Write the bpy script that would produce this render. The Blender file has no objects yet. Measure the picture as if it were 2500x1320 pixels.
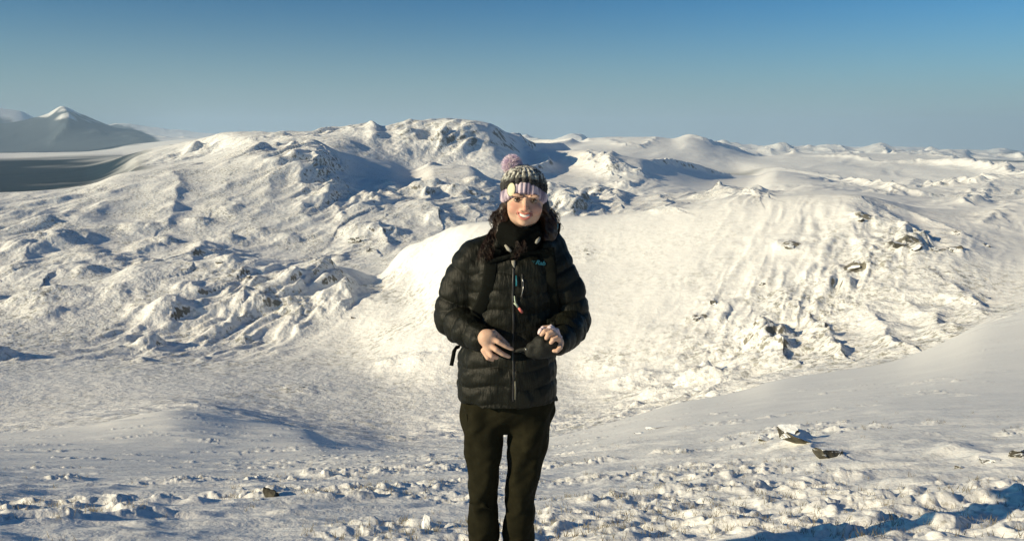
import bpy, math, random
import numpy as np
from mathutils import Vector, Matrix

# ------------------------------------------------------------------ scene / camera
scene = bpy.context.scene
COL = scene.collection
F, CX, CY = 2100.0, 1250.0, 660.0           # focal length and centre in pixels of the 2500 x 1320 photograph
HORIZON = 345.0
PITCH = math.atan((CY - HORIZON) / F)
CZ = 1.72                                    # height of the photographer's eye
SUN_AZ = (-0.915, -0.403)                      # horizontal direction towards the sun
SUN_EL = math.radians(19.5)

def pix(px, py):
    """pixel -> (azimuth, tangent of elevation)"""
    px = np.asarray(px, float); py = np.asarray(py, float)
    a = (px - CX) / F; b = -(py - CY) / F
    dy = math.cos(PITCH) + b * math.sin(PITCH)
    dz = -math.sin(PITCH) + b * math.cos(PITCH)
    return np.arctan2(a, dy), dz / np.hypot(a, dy)

def at(px, py, Y):
    """pixel at world depth Y -> world point"""
    a = (px - CX) / F; b = -(py - CY) / F
    dy = math.cos(PITCH) + b * math.sin(PITCH)
    dz = -math.sin(PITCH) + b * math.cos(PITCH)
    return Vector((a * Y / dy, Y, CZ + dz * Y / dy))

cam_d = bpy.data.cameras.new('camera'); cam = bpy.data.objects.new('camera', cam_d); COL.objects.link(cam)
cam.location = (0, 0, CZ); cam.rotation_euler = (math.pi / 2 - PITCH, 0, 0)
cam_d.sensor_width = 36; cam_d.lens = 36 * F / 2500; cam_d.clip_start = 0.05; cam_d.clip_end = 200000
scene.camera = cam

def tag(o, label=None, cat=None, group=None, kind=None):
    if label: o['label'] = label
    if cat: o['category'] = cat
    if group: o['group'] = group
    if kind: o['kind'] = kind
    return o

# ------------------------------------------------------------------ noise
def _h(ix, iy, seed):
    h = (ix.astype(np.uint32) * np.uint32(374761393) + iy.astype(np.uint32) * np.uint32(668265263) + np.uint32(seed * 2246822519 & 0xffffffff))
    h = (h ^ (h >> np.uint32(13))) * np.uint32(1274126177)
    return h ^ (h >> np.uint32(16))

def perlin(x, y, seed=0):
    x = np.asarray(x, np.float64); y = np.asarray(y, np.float64)
    xi = np.floor(x); yi = np.floor(y); fx = (x - xi).astype(np.float32); fy = (y - yi).astype(np.float32)
    xi = xi.astype(np.int64); yi = yi.astype(np.int64)
    u = fx * fx * fx * (fx * (fx * 6 - 15) + 10); v = fy * fy * fy * (fy * (fy * 6 - 15) + 10)
    def g(dx, dy):
        a = (_h(xi + dx, yi + dy, seed) & np.uint32(0xffff)).astype(np.float32) * np.float32(2 * math.pi / 65536)
        return np.cos(a) * (fx - dx) + np.sin(a) * (fy - dy)
    n0 = g(0, 0) * (1 - u) + g(1, 0) * u; n1 = g(0, 1) * (1 - u) + g(1, 1) * u
    return (n0 * (1 - v) + n1 * v) * 1.5

def sstep(a, b, x):
    t = np.clip((x - a) / (b - a), 0, 1); return t * t * (3 - 2 * t)

# ------------------------------------------------------------------ terrain layout: lines traced over the land, each
# with the distance at which it lies: (px, py, distance, roughness)
LINES = [
 # slope the two people stand on
 [(-500,1450,3.3,.3),(1250,1450,3.3,.3),(3000,1450,3.3,.4)],
 [(-500,1320,4.3,.5),(300,1318,4.3,.6),(1250,1320,4.2,.6),(1900,1310,4.3,.9),(2500,1305,4.5,1.0),(3000,1305,4.5,1)],
 [(-500,1225,6.4,.9),(300,1225,6.4,.9),(1250,1215,6.2,.6),(1900,1195,6.2,.9),(2500,1170,6.6,.8),(3000,1170,6.6,.8)],
 [(-500,1165,10,.4),(300,1165,10,.4),(800,1150,10,.7),(1250,1135,10,.7),(1700,1100,10,.5),(2100,1060,10,.4),(2500,1035,11,.5),(3000,1030,11,.5)],
 [(-500,1120,22,.35),(300,1110,21,.35),(800,1125,17,.55),(1250,1105,16,.45),(1700,1030,17,.25),(2100,990,17,.25),(2500,960,19,.15),(3000,960,19,.2)],
 # brow of the near slope
 [(-500,1085,48,.3),(0,1060,48,.3),(200,1040,48,.3),(400,1006,48,.35),(600,1030,45,.4),(740,1046,42,.4),(830,1084,36,.35),(1000,1104,30,.3),
  (1250,1088,30,.3),(1400,1056,36,.2),(1560,1011,45,.12),(1650,986,50,.1),(1800,956,58,.06),(1900,927,64,.06),(2050,905,72,.05),(2200,878,78,.05),(2300,838,84,.05),(2400,788,92,.06),(2500,757,100,.06),(3000,640,120,.1)],
 # behind the brow (hidden)
 [(-500,1110,130,.3),(0,1085,130,.3),(400,1040,120,.3),(830,1100,100,.3),(1000,1118,90,.3),(1250,1104,90,.3),(1400,1085,110,.2),(1650,1040,160,.2),(1900,975,190,.2),(2200,920,215,.2),(2500,800,250,.2),(3000,700,280,.2)],
 # floor of the basin
 [(-500,1045,290,.3),(0,1020,290,.25),(400,985,285,.25),(830,1050,250,.25),(1000,1075,235,.3),(1250,1060,235,.35),(1400,1035,250,.4),(1600,985,268,.4),(1740,950,270,.5),(1900,920,270,.45),(2200,862,285,.5),(2500,738,345,.35),(3000,620,410,.4)],
 [(-500,945,350,.3),(0,930,350,.25),(400,920,345,.3),(830,935,335,.3),(1000,950,320,.35),(1250,950,310,.35),(1400,940,318,.3),(1600,895,318,.3),(1850,855,322,.65),(2000,835,324,.6),(2300,765,345,.5),(2500,700,385,.25),(3000,600,440,.4)],
 [(-500,850,430,.5),(0,845,430,.45),(400,840,425,.45),(830,835,415,.3),(1100,835,355,.35),(1400,830,352,.16),(1600,810,348,.16),(1850,770,352,.35),(2100,720,364,.5),(2300,680,377,.45),(2500,645,415,.15),(3000,580,470,.3)],
 [(-500,785,475,.55),(0,780,475,.55),(250,745,480,.55),(500,725,480,.5),(830,725,470,.45),(1000,690,490,.35),(1100,655,435,.25),(1400,660,424,.14),(1700,620,424,.14),(1900,590,428,.16),(2100,585,428,.3),(2300,610,415,.35),(2500,610,455,.1),(3000,560,500,.3)],
 # brow of the knobbly ridge on the left and of the big dome on the right
 [(-500,750,520,.4),(0,742,520,.4),(130,706,520,.4),(250,682,525,.4),(340,645,535,.4),(450,642,540,.4),(560,626,550,.35),(700,636,545,.35),(800,648,535,.3),(860,656,600,.1),(920,676,650,.06),(985,606,575,.15),(1060,577,535,.15),(1100,556,515,.12),(1180,541,490,.08),
  (1370,530,500,.09),(1480,525,496,.09),(1600,515,496,.09),(1700,497,502,.09),(1900,478,505,.09),(2080,474,500,.09),(2180,492,545,.09),(2260,508,585,.08),(2350,512,615,.08),(2430,504,635,.08),(2500,494,645,.08),(3000,470,660,.1)],
 # behind it
 [(-500,790,700,.3),(0,755,700,.3),(250,715,700,.3),(500,668,720,.3),(820,690,740,.3),(920,695,780,.3),(1060,640,780,.3),(1370,600,900,.2),(1700,560,950,.2),(1900,530,950,.2),(2080,520,900,.1),(2260,545,900,.05),(2500,530,900,.05),(3000,510,900,.1)],
 [(-500,725,960,.5),(0,690,960,.5),(250,655,980,.5),(500,632,1000,.5),(820,632,1000,.6),(1000,592,1060,.6),(1180,560,1120,.6),(1370,545,1250,.4),(1700,512,1350,.3),(1900,490,1350,.2),(2080,482,1300,.06),(2260,498,1200,.05),(2500,508,1150,.05),(3000,500,1150,.1)],
 [(-500,600,1130,.38),(0,575,1130,.38),(250,560,1150,.4),(500,535,1180,.4),(820,515,1220,.45),(1000,500,1270,.5),(1200,490,1380,.5),(1370,500,1480,.5),(1560,505,1520,.4),(1700,497,1560,.4),(1900,476,1550,.2),(2080,470,1550,.1),(2260,485,1500,.25),(2500,488,1400,.3),(3000,480,1400,.1)],
 # crest of the long ridge left of the hat
 [(-500,495,1400,.25),(0,470,1400,.25),(200,456,1400,.25),(300,423,1450,.3),(400,411,1480,.35),(500,400,1500,.4),(570,378,1540,.4),(640,356,1580,.4),(740,347,1600,.4),(790,358,1640,.3),(830,370,1720,.08),(880,384,1900,.05),(950,396,2120,.05),(1010,413,2250,.1),(1060,404,1950,.4),
  (1140,405,1850,.4),(1210,440,1780,.4),(1330,455,1760,.4),(1420,470,1760,.35),(1480,458,1780,.3),(1560,478,1800,.2),(1700,470,1820,.35),(1790,455,1820,.35),(1890,470,1800,.3),(1980,450,1900,.06),(2100,470,1900,.06),(2200,478,1900,.06),(2350,500,1850,.2),(2500,498,1850,.3),(3000,490,1850,.3)],
 [(-500,510,2000,.2),(0,484,2000,.2),(300,440,2100,.2),(640,385,2150,.2),(880,402,2200,.2),(1010,420,2350,.2),(1200,450,2150,.3),(1420,482,2100,.1),(1560,490,2100,.1),(1700,486,2150,.1),(1890,480,2150,.1),(2000,462,2200,.06),(2200,486,2200,.06),(2500,510,2150,.3),(3000,510,2150,.3)],
 [(-500,455,3600,.1),(0,452,3600,.1),(200,445,3500,.1),(300,420,3200,.2),(340,405,2900,.2),(450,385,3000,.4),(640,352,2550,.4),(800,345,2400,.4),(900,370,2400,.4),(1010,395,2420,.45),(1200,400,2450,.3),(1330,430,2500,.15),(1560,446,2450,.15),(1640,455,2500,.05),(1740,460,2700,.03),(1820,456,2800,.03),(1900,430,2800,.05),(2060,450,2700,.2),(2250,470,2700,.25),(2500,480,2700,.45),(3000,480,2700,.3)],
 # main summit and the corrie rim to its right
 [(-500,420,4700,.1),(0,418,4700,.1),(200,408,4700,.1),(320,376,4600,.2),(360,366,4300,.25),(420,353,4000,.3),(500,338,3500,.4),(560,324,3200,.4),(700,324,3000,.4),(800,320,2850,.4),(850,310,2800,.4),(890,302,2780,.3),(905,297,2770,.2),(935,309,2760,.3),(1000,297,2750,.35),(1060,294,2740,.35),(1100,290,2740,.35),(1190,300,2780,.25),(1240,326,3000,.12),
  (1310,372,3500,.06),(1370,370,3600,.08),(1430,367,3200,.1),(1500,379,2800,.15),(1560,386,2850,.05),(1600,393,3050,.03),(1700,409,3700,.02),(1800,428,4200,.02),(1840,430,4200,.02),(1900,418,3400,.1),(2000,432,3300,.15),(2060,446,3300,.2),(2180,462,3300,.25),(2330,440,3600,.5),(2500,430,3600,.5),(3000,430,3600,.3)],
 [(-500,395,5800,.05),(0,392,5800,.05),(200,386,5700,.05),(330,380,5600,.1),(500,350,4800,.2),(800,330,4000,.2),(1000,320,3700,.2),(1190,330,3700,.2),(1310,390,4200,.1),(1430,382,4200,.1),(1560,400,4400,.05),(1800,442,4900,.05),(1900,428,4400,.03),(2060,455,4200,.03),(2180,465,4200,.1),(2500,438,4500,.2),(3000,438,4500,.2)],
 [(-500,378,7600,.1),(0,376,7600,.1),(200,372,7600,.1),(330,364,7600,.1),(560,338,8500,.1),(1000,335,6500,.1),(1190,345,6200,.1),(1310,372,6000,.08),(1430,360,5800,.08),(1560,365,5600,.12),(1700,375,5600,.1),(1800,395,5600,.15),(2000,400,5600,.15),(2200,410,5600,.2),(2500,410,5800,.3),(3000,400,5800,.1)],
 # snowy hills beyond
 [(-500,374,13000,.1),(0,372,13000,.1),(200,370,12500,.1),(330,352,12000,.1),(560,335,11000,.1),(1000,335,9000,.1),(1190,345,8500,.1),(1290,354,8000,.1),(1400,349,7600,.1),(1440,340,7400,.12),(1480,335,7200,.15),(1600,334,7000,.2),(1640,338,7000,.2),(1680,330,7000,.2),(1760,356,7000,.1),(1860,382,7000,.05),(1950,374,7300,.2),(2080,374,7400,.2),(2200,376,7500,.25),(2330,385,7500,.25),(2500,402,7500,.25),(3000,400,7500,.05)],
 [(-500,372,16000,.1),(0,370,16000,.1),(330,355,15000,.1),(1000,345,13000,.1),(1290,360,11500,.1),(1480,350,10500,.1),(1680,350,10500,.1),(1860,385,10500,.3),(2080,380,10500,.35),(2500,402,10500,.35),(3000,400,10500,.1)],
 # far left peak and the far summits along the skyline
 [(-500,330,19000,.28),(-200,305,19000,.28),(0,302,19000,.28),(40,297,19000,.28),(80,288,19000,.25),(115,278,19000,.28),(150,261,19000,.08),(200,280,19000,.28),(250,301,19000,.28),(290,313,19000,.28),(330,318,19000,.28),(380,333,19000,.28),(500,337,19000,.28),(800,345,18000,.1),(1000,345,17000,.1),
  (1250,347,16000,.1),(1290,338,15500,.3),(1330,344,15500,.3),(1400,328,15000,.3),(1440,341,15000,.3),(1500,350,15000,.3),(1700,352,15000,.3),(1790,350,14000,.55),(1850,358,14000,.55),(1905,350,14000,.55),(1960,358,14000,.55),(2050,354,14000,.55),(2095,362,14000,.55),(2145,352,14000,.55),(2190,365,14000,.55),(2250,370,14000,.55),(2310,363,14000,.55),(2390,378,14000,.55),(2500,388,14000,.55),(3000,390,14000,.55)],
 [(-500,330,23000,.05),(0,325,23000,.05),(300,335,23000,.05),(1000,350,21000,.05),(1800,368,18000,.05),(2500,400,18000,.05),(3000,400,18000,.05)],
 [(-500,270,27000,.2),(-60,250,27000,.2),(0,263,27000,.2),(50,272,27000,.2),(90,290,27000,.2),(200,320,27000,.2),(300,301,27000,.2),(360,309,27000,.2),(420,318,27000,.2),(600,330,27000,.05),(1000,345,25000,.05),(1800,362,22000,.4),(2200,358,22000,.4),(2350,372,22000,.4),(2440,366,22000,.4),(2500,376,22000,.4),(3000,380,22000,.4)],
 [(-500,350,40000,.02),(1250,352,40000,.02),(3000,380,40000,.02)],
]
NAZ = 1560
R0, R1 = 0.7, 40000.0
lnr = np.concatenate([np.arange(math.log(a), math.log(b) - 1e-6, st) for a, b, st in ((R0, 2.5, .012), (2.5, 60, .0060), (60, 230, .010), (230, 3600, .0027), (3600, 20000, .0055), (20000, R1 * 1.02, .02))])
NR = len(lnr)
AZM = 0.66
az_in = np.linspace(-AZM, AZM, NAZ)
ext = AZM + np.cumsum(np.geomspace(0.001, 0.16, 44)); ext = AZM + (ext - AZM) * (math.pi - AZM) / (ext[-1] - AZM)
az = np.concatenate([-ext[::-1][1:], az_in, ext])          # last column is azimuth pi, closes on the first
NA = len(az)
azc = np.where(np.abs(az) < .58, az, np.sign(az) * (.58 + .11 * np.tanh((np.abs(az) - .58) / .11)))

# nodes per column
nodes_l, nodes_t, nodes_g = [], [], []
# ground close to the feet
for r, z in ((0.4, -1.70), (1.6, -1.72)):
    nodes_l.append(np.full(NA, math.log(r))); nodes_t.append(np.full(NA, z / r)); nodes_g.append(np.full(NA, .1))
def curve(P, k, aq):
    a, t = pix([p[0] for p in P], [p[1] for p in P])
    v = t if k == 't' else (np.log([p[2] for p in P]) if k == 'd' else np.array([p[3] for p in P], float))
    # monotone cubic through the traced points
    x = a; h = np.diff(x); d = np.diff(v) / h
    m = np.zeros_like(v)
    for i in range(1, len(v) - 1):
        if d[i - 1] * d[i] > 0:
            w1 = 2 * h[i] + h[i - 1]; w2 = h[i] + 2 * h[i - 1]; m[i] = (w1 + w2) / (w1 / d[i - 1] + w2 / d[i])
    m[0] = d[0]; m[-1] = d[-1]
    q = np.clip(aq, x[0], x[-1]); i = np.clip(np.searchsorted(x, q) - 1, 0, len(h) - 1)
    s = (q - x[i]) / h[i]
    return (v[i] * (1 + 2 * s) * (1 - s) ** 2 + m[i] * h[i] * s * (1 - s) ** 2 + v[i + 1] * s * s * (3 - 2 * s) + m[i + 1] * h[i] * s * s * (s - 1))
for P in LINES:
    nodes_l.append(curve(P, 'd', azc)); nodes_t.append(curve(P, 't', azc)); nodes_g.append(curve(P, 'g', azc))
L = np.array(nodes_l); T = np.array(nodes_t); G = np.array(nodes_g)
def soften(A, n):
    k = np.hanning(n + 2)[1:-1]; k /= k.sum(); p = np.concatenate([np.repeat(A[0], n), A, np.repeat(A[-1], n)])
    return np.convolve(p, k, 'same')[n:-n]
for q in range(2, 15):                                      # round the corners of the traced lines where the land is near
    L[q] = soften(L[q], 121); T[q] = soften(T[q], 37); G[q] = soften(G[q], 81)
for k in range(1, len(L)): L[k] = np.maximum(L[k], L[k - 1] + 0.03)
H = np.diff(L, axis=0); D = np.diff(T, axis=0) / H
M = np.zeros_like(T)
same = D[:-1] * D[1:] > 0
w1 = 2 * H[1:] + H[:-1]; w2 = H[1:] + 2 * H[:-1]
with np.errstate(divide='ignore', invalid='ignore'):
    M[1:-1] = np.where(same, (w1 + w2) / (w1 / D[:-1] + w2 / D[1:]), 0)
M[0] = D[0]; M[-1] = D[-1]
TE = np.zeros((NR, NA), np.float32); RG = np.zeros((NR, NA), np.float32)
LR = lnr[:, None]
for k in range(len(H)):
    lo = L[k] if k else np.full(NA, -9.); hi = L[k + 1] if k < len(H) - 1 else np.full(NA, 99.)
    msk = (LR >= lo) & (LR < hi)
    ri, ci = np.nonzero(msk)
    s = np.clip((lnr[ri] - L[k][ci]) / H[k][ci], -2, 1); h = H[k][ci]
    TE[ri, ci] = (T[k][ci] * (1 + 2 * s) * (1 - s) ** 2 + M[k][ci] * h * s * (1 - s) ** 2 + T[k + 1][ci] * s * s * (3 - 2 * s) + M[k + 1][ci] * h * s * s * (s - 1))
    RG[ri, ci] = G[k][ci] * (1 - s) + G[k + 1][ci] * s
R = np.exp(lnr)[:, None].astype(np.float64)
X = R * np.sin(az)[None, :]; Y = R * np.cos(az)[None, :]
Z = (TE * R).astype(np.float64)                             # relative to the eye
# away from the view let the land fall off gently so that nothing behind the camera shades it
off = sstep(0.7, 1.3, np.abs(az))[None, :]
Z = Z * (1 - off) + off * (-1.72 - 0.06 * (R - 1)) * 1.0
Z = np.maximum(Z, -2500)
RG = RG * (1 - off * .6)
ROCK = np.zeros((NR, NA), np.float32)
TUFT = np.zeros((NR, NA), np.float32)

Z0 = Z.copy()
def hit(px, py):
    """first place where the line of sight through a pixel meets the land -> (r, azimuth)"""
    a, t = pix(px, py); j = int(np.argmin(np.abs(az - a)))
    c = Z0[:, j] / R[:, 0]; i0 = int(np.searchsorted(lnr, math.log(3.0)))
    i = np.nonzero(c[i0:] >= t)[0]
    i = i0 + (int(i[0]) if len(i) else NR - 1 - i0)
    return float(R[i, 0]), float(a)

def window(cx, cy, rad):
    r = math.hypot(cx, cy); a = math.atan2(cx, cy)
    i0 = max(0, int(np.searchsorted(lnr, math.log(max(r - rad, R0)))) - 1); i1 = min(NR, int(np.searchsorted(lnr, math.log(r + rad))) + 2)
    da = math.asin(min(1, rad / r)) if rad < r else math.pi
    j0 = max(0, int(np.searchsorted(az, a - da)) - 1); j1 = min(NA, int(np.searchsorted(az, a + da)) + 2)
    return slice(i0, i1), slice(j0, j1)

def knoll(px, py, wpx, hpx, rock=0.0, sx=1.0, power=2.0, depth=1.0, wob=.35, dist=None):
    """a knoll (or, with negative height, a hollow): size given in photo pixels, stands where that pixel's sight line lands"""
    r, a = hit(px, py)
    if dist: r = dist
    cx, cy = r * math.sin(a), r * math.cos(a)
    rx = wpx / 2 * r / F * sx; ry = wpx / 2 * r / F * depth; h = hpx * r / F * (.6 if r > 60 else 1)
    i, j = window(cx, cy, 2.7 * max(rx, ry))
    u = X[i, j] - cx; v = Y[i, j] - cy
    ca, sa = math.cos(a), math.sin(a)
    p, q = (u * ca - v * sa) / rx, (u * sa + v * ca) / ry
    d = np.sqrt(p * p + q * q)
    d = d * (1 + wob * perlin(X[i, j] / rx * 1.1 + px, Y[i, j] / rx * 1.1, 5)) + wob * .3 * perlin(X[i, j] / rx * 3.1, Y[i, j] / rx * 3.1, 6) * (d > .05)
    w = np.exp(-np.abs(d) ** power)
    Z[i, j] += h * w
    RG[i, j] += 0.25 * w * (hpx > 0)
    if rock: ROCK[i, j] = np.maximum(ROCK[i, j], rock * np.clip(w * 1.4, 0, 1))

def spur(pts, wpx, wr=None, rock=0.0, rough=.15):
    """a spur running over the land through pixels (px, py, height px); wpx left half width, wr right half width"""
    wr = wr or wpx
    W = []
    for px, py, h in pts:
        r, a = hit(px, py); W.append((r * math.sin(a), r * math.cos(a), h * r / F * .7, wpx * r / F, wr * r / F))
    xs = [w[0] for w in W]; ys = [w[1] for w in W]; pad = 3.8 * max(max(w[3], w[4]) for w in W)
    cx, cy = (min(xs) + max(xs)) / 2, (min(ys) + max(ys)) / 2
    rad = math.hypot(max(xs) - min(xs), max(ys) - min(ys)) / 2 + pad
    i, j = window(cx, cy, rad); x = X[i, j]; y = Y[i, j]
    wl0 = W[0][3]
    x = x + .5 * wl0 * perlin(x / wl0 / 1.3, y / wl0 / 1.3, 31); y = y + .5 * wl0 * perlin(x / wl0 / 1.3, y / wl0 / 1.3, 32)
    best = np.full(x.shape, 1e9); add = np.zeros(x.shape)
    for A, B in zip(W[:-1], W[1:]):
        ex, ey = B[0] - A[0], B[1] - A[1]; l2 = ex * ex + ey * ey + 1e-9
        t = np.clip(((x - A[0]) * ex + (y - A[1]) * ey) / l2, 0, 1)
        dx = x - A[0] - t * ex; dy = y - A[1] - t * ey
        right = dx > 0
        w = np.where(right, A[4] + (B[4] - A[4]) * t, A[3] + (B[3] - A[3]) * t)
        dd = np.hypot(dx, dy) / w
        h = A[2] + (B[2] - A[2]) * t
        f = h * np.exp(-np.power(dd, 1.35))
        add = np.where(dd < best, f, add); best = np.minimum(best, dd)
    Z[i, j] += add
    w = np.exp(-best ** 2); RG[i, j] += rough * w
    if rock: ROCK[i, j] = np.maximum(ROCK[i, j], rock * w)
# ------------------------------------------------------------------ landmarks on the land
# long ridge left of the hat: buttress, bowl beyond it, gullied face
spur([(760,352,2),(800,380,8),(832,410,14),(850,480,14),(872,530,9)], 150, 36, .0, .3)
knoll(900,425,130,-14,depth=.8)
knoll(800,430,60,10,.1)
spur([(640,370,1),(655,430,5),(640,500,8),(600,560,6)], 60, 34, .0, .2)
spur([(560,400,1),(560,450,5),(520,520,7)], 60, 30, 0, .2)
spur([(420,415,4),(430,480,14),(400,560,14)], 44, 24, 0, .3)
spur([(715,370,1),(735,440,4),(755,520,5),(770,580,4)], 34, 20, .0, .3)
spur([(775,395,1),(800,460,4),(830,540,5)], 24, 16, .0, .3)
spur([(250,460,0),(230,520,8),(160,600,9)], 80, 40, 0, .2)
knoll(885,570,110,26,.3,power=2.6)
knoll(950,575,70,18,.25,power=2.6)
knoll(1075,540,80,30,.25,power=2.6)
knoll(1010,470,90,22,.15)
knoll(930,450,90,16,.1)
knoll(1110,470,80,26,.15)
knoll(1165,445,60,22,.1)
knoll(560,520,70,20,.1); knoll(480,545,60,18,.1); knoll(330,560,70,20,.1)
knoll(400,590,60,24,.1); knoll(270,640,90,26,.2); knoll(560,590,60,18,.35); knoll(640,575,60,16,.3)
knoll(700,585,60,20,.3); knoll(500,610,70,22,.3); knoll(130,590,90,24,.0); knoll(60,610,90,30,.0)
knoll(210,670,110,34,.1); knoll(90,690,120,24,.1); knoll(350,610,90,28,.2)
spur([(1065,440,4),(1055,480,18),(1075,528,22)], 80, 26, .1, .1)
spur([(930,540,8),(940,580,22),(935,612,10)], 50, 22, .2, .1)
spur([(215,600,4),(195,640,22),(160,680,18)], 80, 30, 0, .1)
spur([(60,640,8),(45,680,24),(30,700,14)], 60, 30, 0, .1)
spur([(505,600,4),(485,628,18),(455,655,12)], 60, 26, .2, .1)
spur([(1150,470,4),(1158,500,16),(1162,522,12)], 50, 22, .1, .1)
# knobbly ridge lower left
spur([(800,652,16),(835,690,34),(860,735,26)], 46, 20, .1, .3)
spur([(610,650,10),(620,690,16),(600,730,10)], 40, 18, 0, .3)
spur([(700,645,8),(730,700,16),(745,760,10)], 34, 16, .0, .3)
knoll(640,745,56,22,.05); knoll(690,760,50,20,.05); knoll(700,725,44,12)
knoll(395,765,110,38,.3,power=2.6); knoll(375,845,70,16,.2); knoll(285,715,60,16)
knoll(450,700,60,16); knoll(520,700,60,16); knoll(560,640,54,20,.2); knoll(605,672,50,12,.35)
knoll(60,740,90,32,.1,power=2.6); knoll(120,765,80,20,.1); knoll(150,715,80,16,.1)
knoll(-5,870,60,34); knoll(800,735,60,20); knoll(830,755,50,16); knoll(345,880,50,12); knoll(570,790,50,12); knoll(500,800,50,10)
knoll(780,765,30,8); knoll(600,830,34,7); knoll(720,800,60,8)
knoll(945,885,60,17,.1); knoll(1015,880,64,15,.1); knoll(740,950,100,13,.05); knoll(820,640,80,12)
knoll(890,700,120,-10)
# big dome on the right and the broken ground below it
spur([(2130,505,6),(2185,540,20),(2228,585,28)], 50, 26, .2, .3)
knoll(2215,603,70,17,.95,power=3); knoll(2290,612,50,12,.7); knoll(2335,612,44,12,.9); knoll(2100,600,40,16,.25)
knoll(2085,655,64,14,.85); knoll(2125,610,40,20,.2); knoll(2110,540,54,12,.6); knoll(2335,575,26,9,.6); knoll(2410,602,20,6,.7)
knoll(1930,605,50,14,.75); knoll(1705,780,60,13,.7,depth=.7); knoll(1750,740,60,16,.35); knoll(1870,720,50,12,.45)
knoll(1430,620,60,5,.3); knoll(1575,620,14,3,.6)
spur([(1800,790,14),(1880,825,56),(1905,875,50)], 70, 28, .25, .3)
spur([(1960,760,10),(2010,825,42),(2040,875,38)], 50, 24, .2, .3)
spur([(2080,740,10),(2150,800,36),(2190,855,34)], 50, 24, .1, .3)
spur([(2200,720,8),(2280,780,30),(2310,820,30)], 50, 22, .1, .3)
spur([(2330,700,8),(2370,738,30),(2390,775,20)], 46, 20, .1, .2)
knoll(1705,925,100,60,.15,power=2.6); knoll(1560,925,90,24,.1); knoll(1470,885,90,12,.3); knoll(1560,985,80,8)
knoll(1610,955,70,26,.1); knoll(2345,745,60,12,.15); knoll(2455,775,50,10,.1); knoll(2010,770,50,10,.3)
knoll(2060,690,80,12,.2); knoll(2240,720,60,10,.2); knoll(2160,760,60,10,.2); knoll(1980,860,60,12,.2)
spur([(2110,492,0),(2190,512,14),(2250,535,16),(2310,560,12),(2380,590,6)], 34, 12, 0, .05)
# corrie and crags behind the dome
spur([(1250,330,10),(1300,368,26),(1320,385,34),(1330,420,22)], 40, 20, .1, .1)
spur([(1475,378,6),(1490,395,22),(1500,425,22)], 30, 20, .1, .5)
spur([(1425,372,6),(1438,395,16),(1450,410,10)], 20, 12, .1, .3)
spur([(1595,395,8),(1640,402,20),(1700,415,20),(1780,432,12)], 14, 10, 0, 0)
knoll(1525,415,60,16,.2,wob=.6); knoll(1560,425,40,10,.2)
knoll(1510,455,60,14,.2); knoll(1620,490,50,12); knoll(1700,485,50,14,.2); knoll(1790,475,60,16,.1); knoll(1840,475,50,12,.1); knoll(1600,520,30,8)
knoll(1420,500,60,16,.2); knoll(1380,510,60,12,.2); knoll(1460,515,50,12,.3); knoll(1350,480,60,16,.1)
knoll(2060,452,60,9); knoll(2150,470,60,8)
spur([(1375,468,4),(1395,495,20),(1410,520,16)], 50, 20, .2, .3)
spur([(1480,460,4),(1500,485,16),(1510,505,12)], 40, 18, .2, .3)
spur([(1600,480,4),(1625,498,18),(1640,515,12)], 40, 18, .1, .2)
spur([(1755,460,5),(1785,482,20),(1800,495,12)], 46, 18, .2, .3)
spur([(1850,468,4),(1868,482,14)], 30, 16, .2, .2)
spur([(1325,455,4),(1345,480,14),(1350,500,10)], 40, 20, .1, .2)
spur([(1880,412,6),(1960,424,10),(2040,438,16),(2110,455,24),(2200,474,22),(2300,482,12)], 22, 10, 0, .1)
spur([(2150,398,8),(2250,400,16),(2350,408,22),(2450,420,24),(2560,432,22)], 24, 10, 0, .1)
spur([(1990,382,6),(2060,386,12),(2120,394,12)], 16, 8, 0, .1)
spur([(2230,440,8),(2190,462,14),(2150,475,8)], 26, 14, 0, .2)
spur([(2420,440,8),(2400,470,16),(2360,500,14)], 30, 16, 0, .2)
spur([(2480,500,6),(2430,530,14),(2400,545,10)], 34, 16, 0, .1)
spur([(1840,358,2),(1880,368,5),(1940,376,5)], 10, 7, 0, .1)
spur([(2000,360,2),(2030,370,5),(2070,376,4)], 10, 7, 0, .1)
spur([(2250,372,2),(2280,382,5),(2330,390,5)], 10, 7, 0, .1)
spur([(2440,370,2),(2460,382,5),(2500,392,5)], 10, 7, 0, .1)
# main summit
spur([(1050,300,1),(1060,325,5),(1075,360,5)], 30, 20, .25, .3)
spur([(1150,300,1),(1160,330,5),(1130,370,5),(1060,400,3)], 36, 22, .0, .1)
spur([(1000,300,1),(990,330,4),(960,360,4)], 36, 20, .2, .3)
spur([(905,300,5),(920,315,7)], 8, 6, 0, 0)
knoll(930,340,70,12,.15); knoll(980,372,60,10,.15); knoll(850,350,60,10); knoll(1100,330,50,8,.1); knoll(1040,345,40,14,.3)
knoll(690,340,50,8); knoll(610,345,50,8); knoll(760,335,40,8); knoll(480,370,60,8); knoll(540,355,60,8)
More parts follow.
